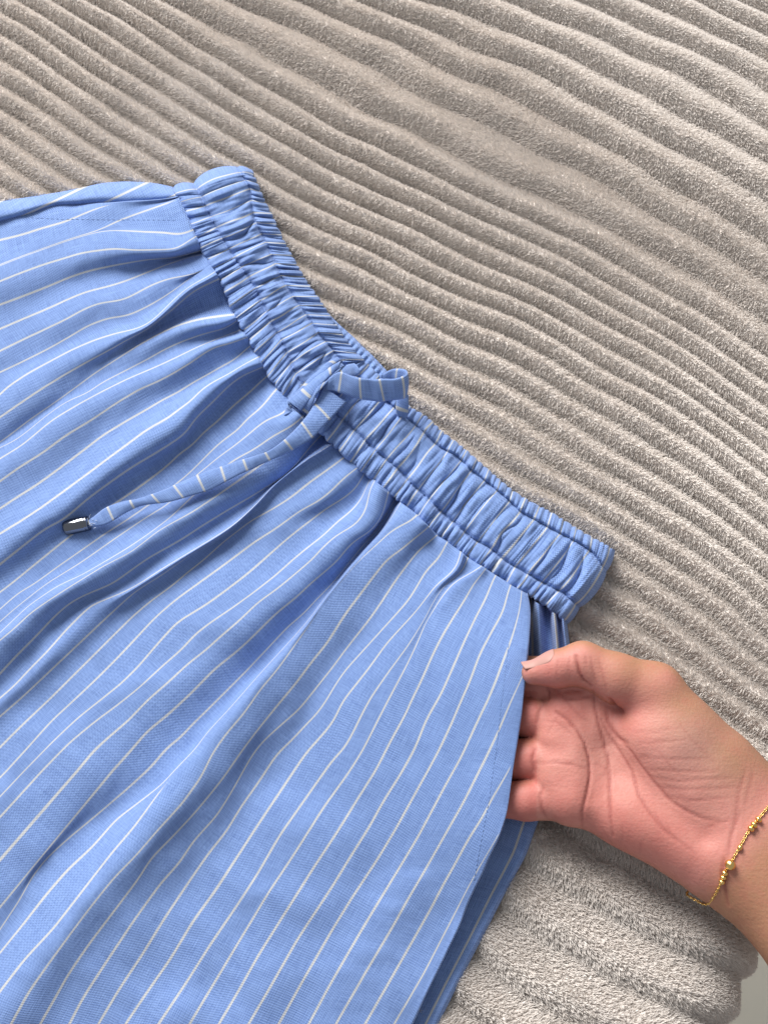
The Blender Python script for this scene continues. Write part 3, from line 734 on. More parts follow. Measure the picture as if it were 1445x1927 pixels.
bandbm = BVHTree.FromPolygons(W(allx, ally, allh).reshape(-1, 3).tolist(), grid_faces(NT_ + 6, NS).tolist())

# back of the waistband peeping out behind the gathered front
def strip(name, L, R, hL, hR, u0, u1, v0, v1, n, mcols, wr=0.6, seed=1, parent=True, fold=None):
    L = resample(np.array(L, float), n); R = resample(np.array(R, float), n)
    L, R = gsmooth(L, 2), gsmooth(R, 2)
    t = np.linspace(0, 1, mcols)[None, :]
    X = L[:, :1] * (1 - t) + R[:, :1] * t; Y = L[:, 1:2] * (1 - t) + R[:, 1:2] * t
    hL = np.interp(np.linspace(0, 1, n), np.linspace(0, 1, len(hL)), hL)[:, None]; hR = np.interp(np.linspace(0, 1, n), np.linspace(0, 1, len(hR)), hR)[:, None]
    Z = hL * (1 - t) + hR * t + wr * vnoise((n, mcols), (max(4, n // 6), 4), seed)
    if fold is not None: Z = Z + fold(np.linspace(0, 1, n)[:, None], t)
    U = u0 + (u1 - u0) * t + 0 * X; V_ = v0 + (v1 - v0) * np.linspace(0, 1, n)[:, None] + 0 * X
    o = make_mesh(name, W(X, Y, Z), grid_faces(n, mcols), FABRIC, None, np.stack([U, V_], -1))
    return child(o) if parent else o
bw = [(x, y) for x, y in ((600, 572), (640, 612), (672, 640), (700, 668), (730, 700), (752, 735))]
n_b = 120
strip('back_waistband', [(x - 40, y + 34) for x, y in bw], bw, [5] * 3, [3.5] * 3, 0.55, 1.4, 0, 6, n_b, 24, 0.2, 3,
      fold=lambda a, b: 1.5 * np.abs(np.sin(a * 60 + b)) * (0.4 + 0.6 * np.sin(math.pi * b)) - 3.0 * np.clip(b - 0.85, 0, 1) / 0.15)

# side piece above the far pocket edge
sil = T('A', (1175,78),(1100,60),(1000,45),(850,40),(700,50),(550,85),(400,115),(300,130),(150,155),(0,168),(-500,230),(-2200,470))
inn = T('A', (1215,190),(1100,200),(1000,212),(850,222),(700,228),(550,225),(400,225),(300,260),(150,300),(0,340),(-500,470),(-2200,900))
o = strip('back_panel', sil, inn, [1, 1, 1], [7, 5, 4], 0, 1, 0, 1, 260, 40, 0.35, 12,
          fold=lambda a, b: 6.5 * np.sin(math.pi * np.clip(b * 1.15, 0, 1)) ** 0.7)
me = o.data
co = np.zeros(len(me.vertices) * 3, np.float32); me.vertices.foreach_get('co', co)
qx, qy = to_px(co.reshape(-1, 3))
uvv = np.stack([(0.43 * qx + 0.9 * qy) / 43.5 + 0.152, (-0.9 * qx + 0.43 * qy) / 43.5], -1).astype(np.float32)
li = np.zeros(len(me.loops), np.int32); me.loops.foreach_get('vertex_index', li)
me.uv_layers[0].data.foreach_set('uv', uvv[li].ravel())

# back panel behind the open pocket, down the near side
sr = [(1066,1168),(1072,1215),(1078,1280),(1068,1380),(1045,1470),(1011,1549),(989,1611),(949,1683),(915,1750),(862,1852),(825,1927),(760,2060),(690,2200)]
sl_ = [(930,1085),(925,1200),(915,1280),(900,1380),(880,1470),(860,1549),(840,1611),(805,1683),(775,1750),(720,1852),(680,1927),(615,2060),(545,2200)]
def pocket_folds(a, b):
    near = np.exp(-(a / 0.12) ** 2)
    x = b
    return near * (10 * np.exp(-((x - 0.60) / 0.07) ** 2) + 12 * np.exp(-((x - 0.82) / 0.045) ** 2) + 8 * np.exp(-((x - 0.945) / 0.035) ** 2)) - 3.0 * np.clip((b - 0.93) / 0.07, 0, 1) ** 2
strip('back_panel', sl_, sr, [2, 2, 2, 2, 2, 2], [5, 3.5, 4.5, 5, 5, 5], -2.55, 0.52, 0, 24, 300, 90, 0.25, 13, fold=pocket_folds)

# stitching along the pocket hems -------------------------------------------------
thread = simple('sewing_thread', (0.16, 0.26, 0.52), 0.7)
def tube_mesh(paths, radius, nseg=6):
    Vs, Fs, off = [], [], 0
    for p in paths:
        p = np.asarray(p); k = len(p)
        tg = np.gradient(p, axis=0); tg /= np.linalg.norm(tg, axis=1, keepdims=True) + 1e-12
        up = np.array([0, 0.3, 0.95]); s = np.cross(tg, up); s /= np.linalg.norm(s, axis=1, keepdims=True) + 1e-12
        b = np.cross(s, tg)
        a = np.linspace(0, 2 * math.pi, nseg, endpoint=False)
        r = np.broadcast_to(np.asarray(radius, float), (k,))[:, None, None]
        ring = p[:, None, :] + r * (np.cos(a)[None, :, None] * s[:, None, :] + np.sin(a)[None, :, None] * b[:, None, :])
        Vs.append(ring.reshape(-1, 3)); Fs.append(grid_faces(k, nseg, off, True)); off += k * nseg
    return np.concatenate(Vs), np.concatenate(Fs)
def on_surface(bvh, x, y, lift=0.0):
    h = bvh.ray_cast(Vector(CAM), ray_px(x, y))
    if h[0] is None: return None
    n_ = h[1] if h[1].dot(ray_px(x, y)) < 0 else -h[1]
    return np.array(h[0] + n_ * lift)
def stitches(line, pitch=9.0):
    p = resample(np.array(line, float), int(arclen(np.array(line, float))[-1] / pitch))
    out = []
    for i in range(len(p) - 1):
        a = p[i] + (p[i + 1] - p[i]) * 0.14; b = p[i] + (p[i + 1] - p[i]) * 0.86
        q = [on_surface(fbm, *(a + (b - a) * f), lift=l) for f, l in ((0, -0.0001), (0.5, 0.0001), (1, -0.0001))]
        if all(v is not None for v in q): out.append(q)
    return out
sp = stitches(T('G', (985,1000),(970,1120),(955,1230),(945,1340)) + T('H', (1100,60),(1080,280),(1050,480),(1020,700),(985,870),(950,1060),(935,1150)))
sp2 = stitches(T('A', (0,275),(120,280),(250,290),(400,297),(600,300),(800,302),(1000,303),(1200,303)))
for s_ in (sp, sp2):
    if s_:
        v_, f_ = tube_mesh(s_, 0.00018)
        child(make_mesh('stitching', v_, f_, thread.m))
# seams across the band
def seam_line(w, t, n):
    k = int(t * (NT_ - 1)); out = []
    for i in range(12, NS - 14, n):
        q = [np.array(W(BPX[k][j], BPY[k][j], BH[k][j] + 0.12)) for j in (i, i + n // 4, i + n // 2)]
        out.append(q)
    return out
for t in (SE1, SE2):
    v_, f_ = tube_mesh(seam_line(None, t, 9), 0.00020)
    child(make_mesh('stitching', v_, f_, thread.m))

# drawstring ------------------------------------------------------------------
def ribbon(name, pts, uoff=0.0, upx=45.0, parent=None, thick=0.0007, n=160, nw=13, curl=0.0, crumple=0.00035):
    """pts: (x1,y1,z1, x2,y2,z2) the two long edges in photo pixels and mm"""
    p = np.array(pts, float)
    c = 0.5 * (p[:, :2] + p[:, 3:5]); s = arclen(c); q = np.linspace(0, s[-1], n)
    e = np.stack([np.interp(q, s, p[:, k]) for k in range(6)], 1); e = gsmooth(e, n / len(p) * 0.35)
    A = W(e[:, 0], e[:, 1], e[:, 2]); B = W(e[:, 3], e[:, 4], e[:, 5])
    t = np.linspace(0, 1, nw)[None, :, None]
    tg = np.gradient(0.5 * (A + B), axis=0); nn_ = np.cross(tg, B - A); nn_ /= np.linalg.norm(nn_, axis=1, keepdims=True) + 1e-12
    nn_ = np.where((nn_ @ np.array([0, -0.37, 0.93]))[:, None] < 0, -nn_, nn_) if curl >= 0 else nn_
    mid = A[:, None, :] * (1 - t) + B[:, None, :] * t
    prof = np.sin(math.pi * t) ** 0.5
    bow = abs(curl) * np.sin(math.pi * t)
    bow = bow + crumple * vnoise((n, nw), (max(4, n // 12), 2), n + nw + len(pts))[:, :, None]
    top = mid + nn_[:, None, :] * (thick * prof + bow); bot = mid - nn_[:, None, :] * (thick * prof - bow)
    ring = np.concatenate([top, bot[:, ::-1][:, 1:-1]], 1)
    k = ring.shape[1]
    U = (q / upx + uoff)[:, None] + 0 * ring[:, :, 0]
    V_ = np.concatenate([np.linspace(0, 0.9, nw), np.linspace(0.9, 0, nw)[1:-1]])[None, :] + 0 * U
    o = make_mesh(name, ring, grid_faces(n, k, 0, True), FABRIC, None, np.stack([U, V_], -1))
    return o
def edges(tile, rows_):
    out = []
    for (x1, y1, z1, x2, y2, z2) in rows_:
        (a, b), (c, d) = T(tile, (x1, y1), (x2, y2)); out.append((a, b, z1, c, d, z2))
    return out
tail = edges('K', [(410,440,20,640,560,20),(400,470,21,600,590,21),(340,590,21,470,745,21),(230,750,20,330,890,19),(70,910,20,150,1000,18)]) + \
       edges('D', [(730,550,18,760,600,17),(580,590,17,610,665,17),(440,635,17,470,740,17),(280,690,17,330,810,17),(130,755,16,200,850,16)]) + \
       edges('C', [(1060,825,15,1120,890,15),(930,868,13,955,910,13),(810,885,12,840,965,12),(690,930,12,740,1030,12),(625,995,11,650,1055,11),(600,1005,11,615,1050,11)])
draw = ribbon('drawstring', tail, 0.15, 45.0, n=320, curl=0.00035, thick=0.00045)
draw_root = draw
child(draw)
def sub(o):
    o.parent = draw_root; o.matrix_parent_inverse = (PINV.inverted() @ PINV @ draw_root.matrix_world).inverted() if False else draw_root.matrix_world.inverted()
    return o
bpy.context.view_layer.update()
loop = ribbon('loop', edges('K', [(430,395,22,420,450,21),(560,275,27,530,462,22),(700,330,29,690,520,23),(870,355,30,920,562,23),(1070,350,30,1100,540,23),(1160,325,29,1170,528,22),(1194,300,28,1196,515,21),(1188,275,26,1190,480,19),(1150,258,24,1150,440,17),(1080,255,22,1075,420,15),(1010,275,20,1000,420,14),(975,300,18,960,430,13)]),
              0.12, 40.0, n=260, curl=-1e-6)
sub(loop)
sub(ribbon('loop', edges('K', [(1130,470,19,1200,500,20),(1090,540,18,1202,590,18),(1080,610,17,1195,650,16),(1090,660,15,1185,690,14),(1100,690,13,1180,710,12)]), 0.5, 60.0, n=60))
# bunched knot
for rowz, uo in (([(600,190,20,570,270,22),(480,250,21,500,330,23),(370,320,22,420,400,24),(240,430,21,330,510,23),(110,540,17,220,640,18)], 0.6),
                 ([(640,230,19,560,330,22),(540,300,21,440,420,24),(400,400,23,360,500,25),(300,520,21,330,570,22),(180,560,16,300,690,16)], 0.3),
                 ([(500,210,17,590,200,18),(380,270,19,470,280,21),(280,360,19,360,380,21),(190,450,18,250,480,20),(90,550,14,140,600,15)], 0.8),
                 ([(760,300,17,700,210,16),(690,330,20,640,220,19),(610,360,22,560,260,21),(520,430,23,450,330,22)], 0.45),
                 ([(110,560,15,140,640,15),(60,690,13,160,640,15),(50,740,12,90,735,13)], 0.4)):
    sub(ribbon('knot_fold', edges('K', rowz), uo, 60.0, n=90, thick=0.0006, curl=0.0007))
# metal end cap
chrome = simple('polished_metal', (0.20, 0.21, 0.24), 0.13, 1.0)  # silver metal given a dark base colour in place of dark room reflections
a0 = W(168, 984, 10.5); a1 = W(122, 994, 8.0)
ax_ = (a1 - a0); LL = np.linalg.norm(ax_); ax_ /= LL
sv = np.cross(ax_, [0, 0, 1]); sv /= np.linalg.norm(sv); bv = np.cross(sv, ax_)
prof = [(-0.02, 0.0), (0.0, 2.0), (0.0, 2.9), (0.03, 3.2), (0.10, 3.25), (0.12, 3.1), (0.15, 3.3), (0.85, 3.5), (0.93, 3.3), (0.98, 2.8), (1.0, 2.2), (1.0, 0.0)]
aa_ = np.linspace(0, 2 * math.pi, 40, endpoint=False)
ring = np.array([[a0 + ax_ * LL * t + (r / 1000.0) * (math.cos(a) * sv + math.sin(a) * bv) for a in aa_] for t, r in prof])
sub(make_mesh('metal_tip', ring, grid_faces(len(prof), 40, 0, True), chrome.m))
# fraying threads at the cap
fr_ = []
rr_ = np.random.default_rng(3)
for i in range(16):
    st_ = a0 + (rr_.normal(0, 1, 3)) * 0.0012
    d_ = -ax_ * rr_.uniform(0.001, 0.003) + rr_.normal(0, 0.0012, 3); d_[2] = abs(d_[2])
    fr_.append([st_, st_ + d_ * 0.5 + rr_.normal(0, 0.0003, 3), st_ + d_])
v_, f_ = tube_mesh(fr_, 0.00012, 4)
sub(make_mesh('frayed_thread', v_, f_, simple('pale_thread', (0.55, 0.62, 0.78), 0.8).m))

# ------------------------------------------------------------------ hand
def mm(px, py, z): return W(px, py, z) * 1000.0
VOX = 0.75
prims = []     # (kind, a, b, ra, rb, k)
def cap(a, b, ra, rb, k): prims.append((mm(*a), mm(*b), ra, rb, k))
# palm bones and pads
cap((1340,1490,15), (1095,1315,15), 11, 10, 8)
cap((1345,1530,15), (1078,1365,15), 12, 10.2, 8)
cap((1345,1565,15), (1068,1432,15), 12, 10, 8)
cap((1325,1600,15), (1078,1502,14.5), 11, 9.2, 8)
cap((1325,1598,19), (1190,1535,17), 14, 11, 9)       # heel of the hand
cap((1100,1330,17), (1075,1500,16.5), 9.2, 8.5, 7)     # pad under the fingers
# pads at the finger roots
cap((1064,1325,17.5), (1060,1336,17.5), 9.2, 9.2, 4)
cap((1046,1376,16.8), (1045,1390,16.8), 8.2, 8.2, 4)
cap((1042,1450,16.3), (1043,1464,16.3), 8.0, 8.0, 4)
cap((1058,1502,15.8), (1068,1508,15.8), 7.6, 7.8, 4)
# thumb side
NPALM = len(prims)
cap((1400,1520,20), (1345,1445,23), 15, 14, 9)
cap((1345,1445,23), (1283,1380,26), 14, 13, 9)
cap((1283,1380,26), (1230,1302,29), 13, 11, 7)
cap((1290,1480,21), (1225,1400,24), 16, 13.5, 9)       # ball of the thumb
cap((1230,1302,29), (1160,1276,31), 11, 9.4, 4)
cap((1160,1276,31), (1096,1249,31), 9.4, 8.5, 3)
cap((1096,1249,31), (1048,1259,30), 8.5, 7.2, 2)
cap((1048,1259,30), (1004,1266,28), 7.2, 4.9, 2)
# wrist and forearm
for off in (-38, 38):
    ox, oy = 0.72 * off, -0.70 * off
    cap((1370 + ox, 1548 + oy, 17), (1430 + ox, 1608 + oy, 19), 16.5, 16.0, 12)
    cap((1430 + ox, 1608 + oy, 19), (1620 + ox * 1.1, 1806 + oy * 1.1, 26), 16.0, 19.5, 10)
    cap((1620 + ox * 1.1, 1806 + oy * 1.1, 26), (1800 + ox * 1.25, 2000 + oy * 1.25, 34), 19.5, 23, 10)
palm_n = len(prims)
fingers = FINGERS
allp = [np.minimum(p[0], p[1]) - max(p[2], p[3]) for p in prims] + [np.maximum(p[0], p[1]) + max(p[2], p[3]) for p in prims] + [mm(*j) - 10 for f in fingers for j, r in f]
lo = np.min(allp, 0) - 3; hi = np.max(allp, 0) + 3
lo[2] = max(lo[2], -12)
dim = np.ceil((hi - lo) / VOX).astype(int) + 1
axs = [(lo[k] + VOX * np.arange(dim[k])).astype(np.float32) for k in range(3)]
def blank(): return np.full(dim, 15.0, np.float32)
def capsule(F, a, b, ra, rb, k, mar=11.0):
    m0 = np.minimum(a - ra, b - rb) - mar; m1 = np.maximum(a + ra, b + rb) + mar
    i0 = np.maximum(((m0 - lo) / VOX).astype(int), 0); i1 = np.minimum(((m1 - lo) / VOX).astype(int) + 2, dim)
    sl3 = tuple(slice(i0[q], i1[q]) for q in range(3))
    x = axs[0][sl3[0]][:, None, None]; y = axs[1][sl3[1]][None, :, None]; z = axs[2][sl3[2]][None, None, :]
    ab = (b - a).astype(np.float32); L2 = float(ab @ ab)
    t = np.clip(((x - a[0]) * ab[0] + (y - a[1]) * ab[1] + (z - a[2]) * ab[2]) / L2, 0, 1)
    d = np.sqrt((x - a[0] - t * ab[0]) ** 2 + (y - a[1] - t * ab[1]) ** 2 + (z - a[2] - t * ab[2]) ** 2) - (ra + (rb - ra) * t)
    f = F[sl3]
    h = np.maximum(k - np.abs(f - d), 0) / k
    F[sl3] = np.minimum(f, d) - h * h * k * 0.25
Fp = blank()
for p in [q for i, q in enumerate(prims) if i < NPALM + 4 or i >= NPALM + 8]: capsule(Fp, *p)
Ft = blank()
for p in prims[NPALM + 2:NPALM + 8]: capsule(Ft, p[0], p[1], p[2], p[3], max(p[4], 2.5))
def smin(a, b, k):
    h = np.maximum(k - np.abs(a - b), 0) / k
    return np.minimum(a, b) - h * h * k * 0.25
F_ = smin(Fp, Ft, 1.6)
G_ = blank()
for f in fingers:
    q = blank()
    for (j0, r0), (j1, r1) in zip(f[:-1], f[1:]): capsule(q, mm(*j0), mm(*j1), r0, r1, 2.0)
    G_ = np.minimum(G_, q)
F_ = smin(F_, G_, 1.3)
def surface_nets(F, org, h):
    ins = F < 0
    nx, ny, nz_ = F.shape
    c = np.zeros((nx - 1, ny - 1, nz_ - 1), np.uint8)
    for i in (0, 1):
        for j in (0, 1):
            for k in (0, 1): c += ins[i:nx - 1 + i, j:ny - 1 + j, k:nz_ - 1 + k]
    mix = (c > 0) & (c < 8)
    I, J, K2 = np.nonzero(mix); nvt = len(I)
    idx = np.full(mix.shape, -1, np.int32); idx[mix] = np.arange(nvt)
    acc = np.zeros((nvt, 3)); cnt = np.zeros(nvt)
    cor = [(i, j, k) for i in (0, 1) for j in (0, 1) for k in (0, 1)]
    for a in cor:
        for ax3 in range(3):
            if a[ax3]: continue
            b = list(a); b[ax3] = 1
            fa = F[I + a[0], J + a[1], K2 + a[2]]; fb = F[I + b[0], J + b[1], K2 + b[2]]
            s = (fa < 0) != (fb < 0)
            t = np.where(s, fa / np.where(s, fa - fb, 1), 0)
            for q in range(3): acc[:, q] += np.where(s, a[q] + t * (b[q] - a[q]), 0)
            cnt += s
    V = (acc / cnt[:, None] + np.stack([I, J, K2], 1)) * h + org
    Q = []
    for ax3 in range(3):
        o1, o2 = (ax3 + 1) % 3, (ax3 + 2) % 3
        s0 = [slice(None)] * 3; s1 = [slice(None)] * 3
        s0[ax3] = slice(0, -1); s1[ax3] = slice(1, None)
        ch = ins[tuple(s0)] != ins[tuple(s1)]
        e = np.stack(np.nonzero(ch), 1)
        ok2 = (e[:, o1] > 0) & (e[:, o2] > 0) & (e[:, o1] < F.shape[o1] - 1) & (e[:, o2] < F.shape[o2] - 1)
        e = e[ok2]
        def cell(d1, d2):
            g = e.copy(); g[:, o1] -= d1; g[:, o2] -= d2; return idx[g[:, 0], g[:, 1], g[:, 2]]
        q = np.stack([cell(1, 1), cell(0, 1), cell(0, 0), cell(1, 0)], 1)
        fl_ = ~ins[e[:, 0], e[:, 1], e[:, 2]]
        q[fl_] = q[fl_][:, ::-1]
        Q.append(q)
    return V, np.concatenate(Q)
HV, HF = surface_nets(F_, lo, VOX)
def lap(V, Fq, it, lam=0.5):
    e = np.concatenate([Fq[:, [0, 1]], Fq[:, [1, 2]], Fq[:, [2, 3]], Fq[:, [3, 0]]])
    e = np.concatenate([e, e[:, ::-1]])
    deg = np.bincount(e[:, 0], minlength=len(V)).astype(float)
    for _ in range(it):
        s = np.stack([np.bincount(e[:, 0], V[e[:, 1], k], len(V)) for k in range(3)], 1) / np.maximum(deg, 1)[:, None]
        V = V + lam * (s - V)
    return V
HV = lap(HV, HF, 3)
def vnormals(V, Fq):
    fn = np.cross(V[Fq[:, 2]] - V[Fq[:, 0]], V[Fq[:, 3]] - V[Fq[:, 1]])
    N = np.zeros_like(V)
    for k in range(4):
        for c in range(3): N[:, c] += np.bincount(Fq[:, k], fn[:, c], len(V))
    return N / (np.linalg.norm(N, axis=1, keepdims=True) + 1e-12)
HN = vnormals(HV, HF)
# hollow of the palm, furrow between the pads, fullness of the thumb ball and heel
qx_, qy_ = to_px(HV / 1000)
up_ = np.clip(HN[:, 2], 0, 1)
gb = lambda x, y, r_: np.exp(-((qx_ - x) ** 2 + (qy_ - y) ** 2) / r_ ** 2)
fd = seg_d(qx_, qy_, (1150, 1400), (1320, 1575))[0]
fd2 = seg_d(qx_, qy_, (1105, 1340), (1112, 1500))[0]
HV = HV + HN * (up_ * (-2.4 * gb(1160, 1425, 55) - 1.6 * np.exp(-(fd / 26) ** 2) - 0.7 * np.exp(-(fd2 / 16) ** 2) + 1.3 * gb(1265, 1400, 55) + 1.0 * gb(1215, 1570, 55) - 0.9 * gb(1335, 1570, 40)))[:, None]
HN = vnormals(HV, HF)
hbm = BVHTree.FromPolygons((HV / 1000).tolist(), HF.tolist())
def on_hand(x, y):
    h = hbm.ray_cast(Vector(CAM), ray_px(x, y))
    return None if h[0] is None else np.array(h[0]) * 1000
# creases of the palm: (points, half width mm, depth mm)
CR = [
 ([(385,505),(440,540),(490,595),(530,660),(553,740),(556,830),(538,920),(518,1000),(518,1070),(524,1125)], 0.85, 0.95),
 ([(572,400),(580,480),(598,560),(625,650),(648,750),(656,850),(655,950),(660,1050),(672,1120)], 0.8, 0.8),
 ([(610,540),(650,620),(710,710),(765,800),(800,920),(850,1000),(905,1075),(985,1150)], 0.8, 0.6),
 ([(700,640),(760,700),(815,780),(880,860),(960,950),(1040,1000),(1130,1040),(1200,1050)], 0.9, 0.5),
 ([(655,440),(685,475),(718,500)], 1.3, 1.6),
 ([(640,500),(645,550),(670,600),(705,640),(745,660)], 1.1, 0.7),
 ([(486,225),(494,270),(505,310),(522,345),(560,372)], 0.9, 1.2),
 ([(455,230),(450,290),(455,335)], 0.7, 0.3), ([(400,245),(390,300),(395,345)], 0.7, 0.25), ([(350,290),(350,345)], 0.6, 0.2),
 ([(560,230),(570,300),(590,370)], 0.8, 0.3), ([(600,240),(620,320),(640,400)], 0.8, 0.25), ([(530,215),(540,280)], .7, .25),
 ([(345,375),(352,410),(350,440)], 0.9, 0.7), ([(318,470),(300,510),(292,560)], 0.9, 0.6), ([(282,690),(268,740),(280,800)], 0.9, 0.7), ([(322,880),(306,930),(322,1000),(345,1040)], 0.9, 0.6),
 ([(300,760),(380,755),(460,765),(540,790)], 0.8, 0.35), ([(330,545),(400,560),(450,600),(500,640)], 0.7, 0.25), ([(340,620),(360,580),(400,520)], .7, .2),
 ([(400,400),(440,440),(500,440),(570,420)], 0.9, 0.4), ([(420,430),(500,520),(560,560)], 0.8, 0.3), ([(380,420),(460,400),(540,395)], .8, .3),
 ([(560,700),(620,680),(700,640)], .7, .22), ([(560,760),(610,770),(680,820)], .7, .22), ([(575,860),(640,800),(660,720)], .6, .2),
 ([(780,600),(880,605),(990,580)], 0.8, 0.22), ([(800,660),(920,650),(1050,640)], 0.8, 0.22), ([(810,725),(950,740),(1140,735)], 0.8, 0.22),
 ([(830,790),(980,800),(1180,800)], 0.8, 0.22), ([(870,830),(1000,850),(1260,830)], 0.8, 0.24), ([(900,880),(1050,890),(1290,880)], 0.8, 0.24), ([(930,930),(1080,945),(1270,925)], 0.8, 0.22), ([(900,700),(960,780),(1060,860)], .7, .15), ([(1000,560),(1080,660),(1180,760)], .7, .12),
 ([(1130,1080),(1200,1060),(1260,1040)], 0.8, 0.3), ([(880,1010),(930,1090),(1000,1150),(1080,1210)], 0.7, 0.25), ([(940,1060),(960,1110),(990,1140)], .6, .25),
 ([(1330,800),(1300,900),(1285,1000),(1270,1100)], 0.9, 0.3), ([(1370,810),(1345,900),(1330,960)], 0.9, 0.25), ([(1225,1240),(1215,1320),(1232,1400),(1245,1465)], 1.0, 0.7), ([(1300,1010),(1260,1120),(1240,1230)], .9, .35),
 ([(600,1060),(640,1120),(680,1180)], .7, .2), ([(520,1000),(560,1040),(640,1060)], .6, .15), ([(700,1180),(720,1130),(715,1060)], .7, .18), ([(800,1230),(810,1160),(840,1120)], .8, .15),
]
disp = np.zeros(len(HV)); flush = np.zeros(len(HV))
hqx, hqy = to_px(HV / 1000)
vis = HN @ np.array([0, -math.sin(TH), math.cos(TH)]) > -0.2
for pts_, w_, dep in CR:
    q = resample(np.array(T('P', *pts_)), max(6, int(arclen(np.array(T('P', *pts_)))[-1] / 3)))
    Q3 = [on_hand(*p) for p in q]
    L3 = np.array([p for p in Q3 if p is not None])
    if len(L3) < 3: continue
    fade = np.sin(np.linspace(0.12, 1, len(L3)) * math.pi / 1.0 * 0.93) ** 0.5
    bb0, bb1 = L3.min(0) - 4, L3.max(0) + 4
    sel = np.nonzero(((HV > bb0) & (HV < bb1)).all(1))[0]
    D = np.sqrt(((HV[sel][:, None, :] - L3[None, :, :]) ** 2).sum(-1))
    j = D.argmin(1); dmin = D[np.arange(len(sel)), j]
    w_ = w_ * 0.7; dep = dep * (0.6 if dep < 0.32 else 0.85)
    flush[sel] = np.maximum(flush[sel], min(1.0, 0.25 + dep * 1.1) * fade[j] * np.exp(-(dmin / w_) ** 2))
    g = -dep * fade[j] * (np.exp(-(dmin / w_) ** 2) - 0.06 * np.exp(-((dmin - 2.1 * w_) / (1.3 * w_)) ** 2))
    disp[sel] += g
HV = HV + HN * disp[:, None]
# skin colouring: pink palm, tan back and side
HN2 = vnormals(HV, HF)
facing = np.clip(HN @ np.array([-0.25, -0.40, 0.88]) * 1.0, -1, 1)
px_, py_ = to_px(HV / 1000)
# distance along forearm from wrist
fa = np.clip(((px_ - 1370) * 0.70 + (py_ - 1590) * 0.72) / 70.0, 0, 1)
palmness = np.clip((facing - 0.25) / 0.5, 0, 1) * (1 - fa)
def blob(x, y, r): return np.exp(-(((px_ - x) ** 2 + (py_ - y) ** 2) / r ** 2))
dor = np.clip(1 - blob(1190, 1235, 60) - blob(1290, 1330, 60) * 0.9 - blob(1380, 1420, 70), 0, 1)
redn = 0.8 * blob(1060, 1330, 40) + 0.6 * blob(1150, 1560, 80) + 0.5 * blob(1260, 1600, 90) + 0.9 * (px_ < 1010) * (py_ > 1300) + 0.5 * blob(1030, 1272, 40) + 0.6 * blob(1165, 1350, 35) + 0.4 * blob(1050, 1510, 60)
pale = 0.8 * blob(1290, 1400, 60) + 0.5 * blob(1130, 1420, 50) + 0.4 * blob(1350, 1480, 70)
palmness = gsmooth(palmness, 0) * dor

def skin_material():
    t = NT('skin')
    geo = t.new('ShaderNodeNewGeometry'); pos = geo.outputs['Position']
    pa = t.new('ShaderNodeAttribute', _attribute_name='palmness').outputs['Fac']
    re = t.new('ShaderNodeAttribute', _attribute_name='redness').outputs['Fac']
    pl = t.new('ShaderNodeAttribute', _attribute_name='pale').outputs['Fac']
    big = t.noise(pos, 90.0, 4); fine = t.noise(pos, 420.0, 3)
    c = t.mix(t.math('ADD', pa, t.math('MULTIPLY', t.math('SUBTRACT', big, 0.5), 0.5), clamp=True), (0.41, 0.205, 0.12), (0.585, 0.245, 0.205))
    c = t.mix(t.math('MULTIPLY', t.math('ADD', re, t.math('MULTIPLY', t.math('SUBTRACT', t.noise(pos, 190.0, 4, 0.65), 0.45), 1.5)), 0.6, clamp=True), c, (0.50, 0.14, 0.12))
    c = t.mix(t.math('MULTIPLY', pl, 0.45, clamp=True), c, (0.60, 0.37, 0.315))
    c = t.mix(t.ramp(fine, 0.25, 0.85), t.mix(0.12, c, (0.35, 0.12, 0.09)), c)
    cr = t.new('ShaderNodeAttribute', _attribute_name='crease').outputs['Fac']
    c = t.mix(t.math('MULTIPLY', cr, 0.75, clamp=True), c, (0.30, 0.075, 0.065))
    t.link(c, t.p.inputs['Base Color'])
    t.p.inputs['Roughness'].default_value = 0.55
    t.p.inputs['Specular IOR Level'].default_value = 0.32
    t.p.inputs['Subsurface Weight'].default_value = 0.10
    t.p.inputs['Subsurface Radius'].default_value = (1.0, 0.35, 0.2)
    t.p.inputs['Subsurface Scale'].default_value = 0.0022
    v = t.new('ShaderNodeTexVoronoi', Scale=900.0); t.link(pos, v.inputs['Vector'])
    mp = t.new('ShaderNodeMapping'); mp.inputs['Scale'].default_value = (160, 900, 400); mp.inputs['Rotation'].default_value = (0, 0, 0.15); t.link(pos, mp.inputs[0])
    wr = t.noise(mp.outputs[0], 1.0, 3)
    dn = t.new('ShaderNodeTexNoise', Scale=140.0, Detail=2.0); t.link(pos, dn.inputs['Vector'])
    dv_ = t.new('ShaderNodeVectorMath', _operation='MULTIPLY_ADD'); t.link(dn.outputs['Color'], dv_.inputs[0]); dv_.inputs[1].default_value = (0.006, 0.006, 0.006); t.link(pos, dv_.inputs[2])
    mp3 = t.new('ShaderNodeMapping'); mp3.inputs['Scale'].default_value = (420, 760, 560); mp3.inputs['Rotation'].default_value = (0, 0, -0.5); t.link(dv_.outputs[0], mp3.inputs[0])
    ve = t.new('ShaderNodeTexVoronoi', _feature='DISTANCE_TO_EDGE', Scale=1.0); t.link(mp3.outputs[0], ve.inputs['Vector'])
    ln_ = t.ramp(ve.outputs['Distance'], 0.0, 0.09)
    h = t.math('ADD', t.math('ADD', t.math('MULTIPLY', v.outputs['Distance'], 0.4), t.math('MULTIPLY', wr, 0.5)), t.math('MULTIPLY', ln_, 0.07))
    t.bump(h, 0.7, 0.00026)
    return t.m
SKIN = skin_material()
hand = make_mesh('hand', HV / 1000, HF, SKIN, None, None, dict(palmness=palmness, redness=np.clip(redn, 0, 1), pale=np.clip(pale, 0, 1), crease=flush))
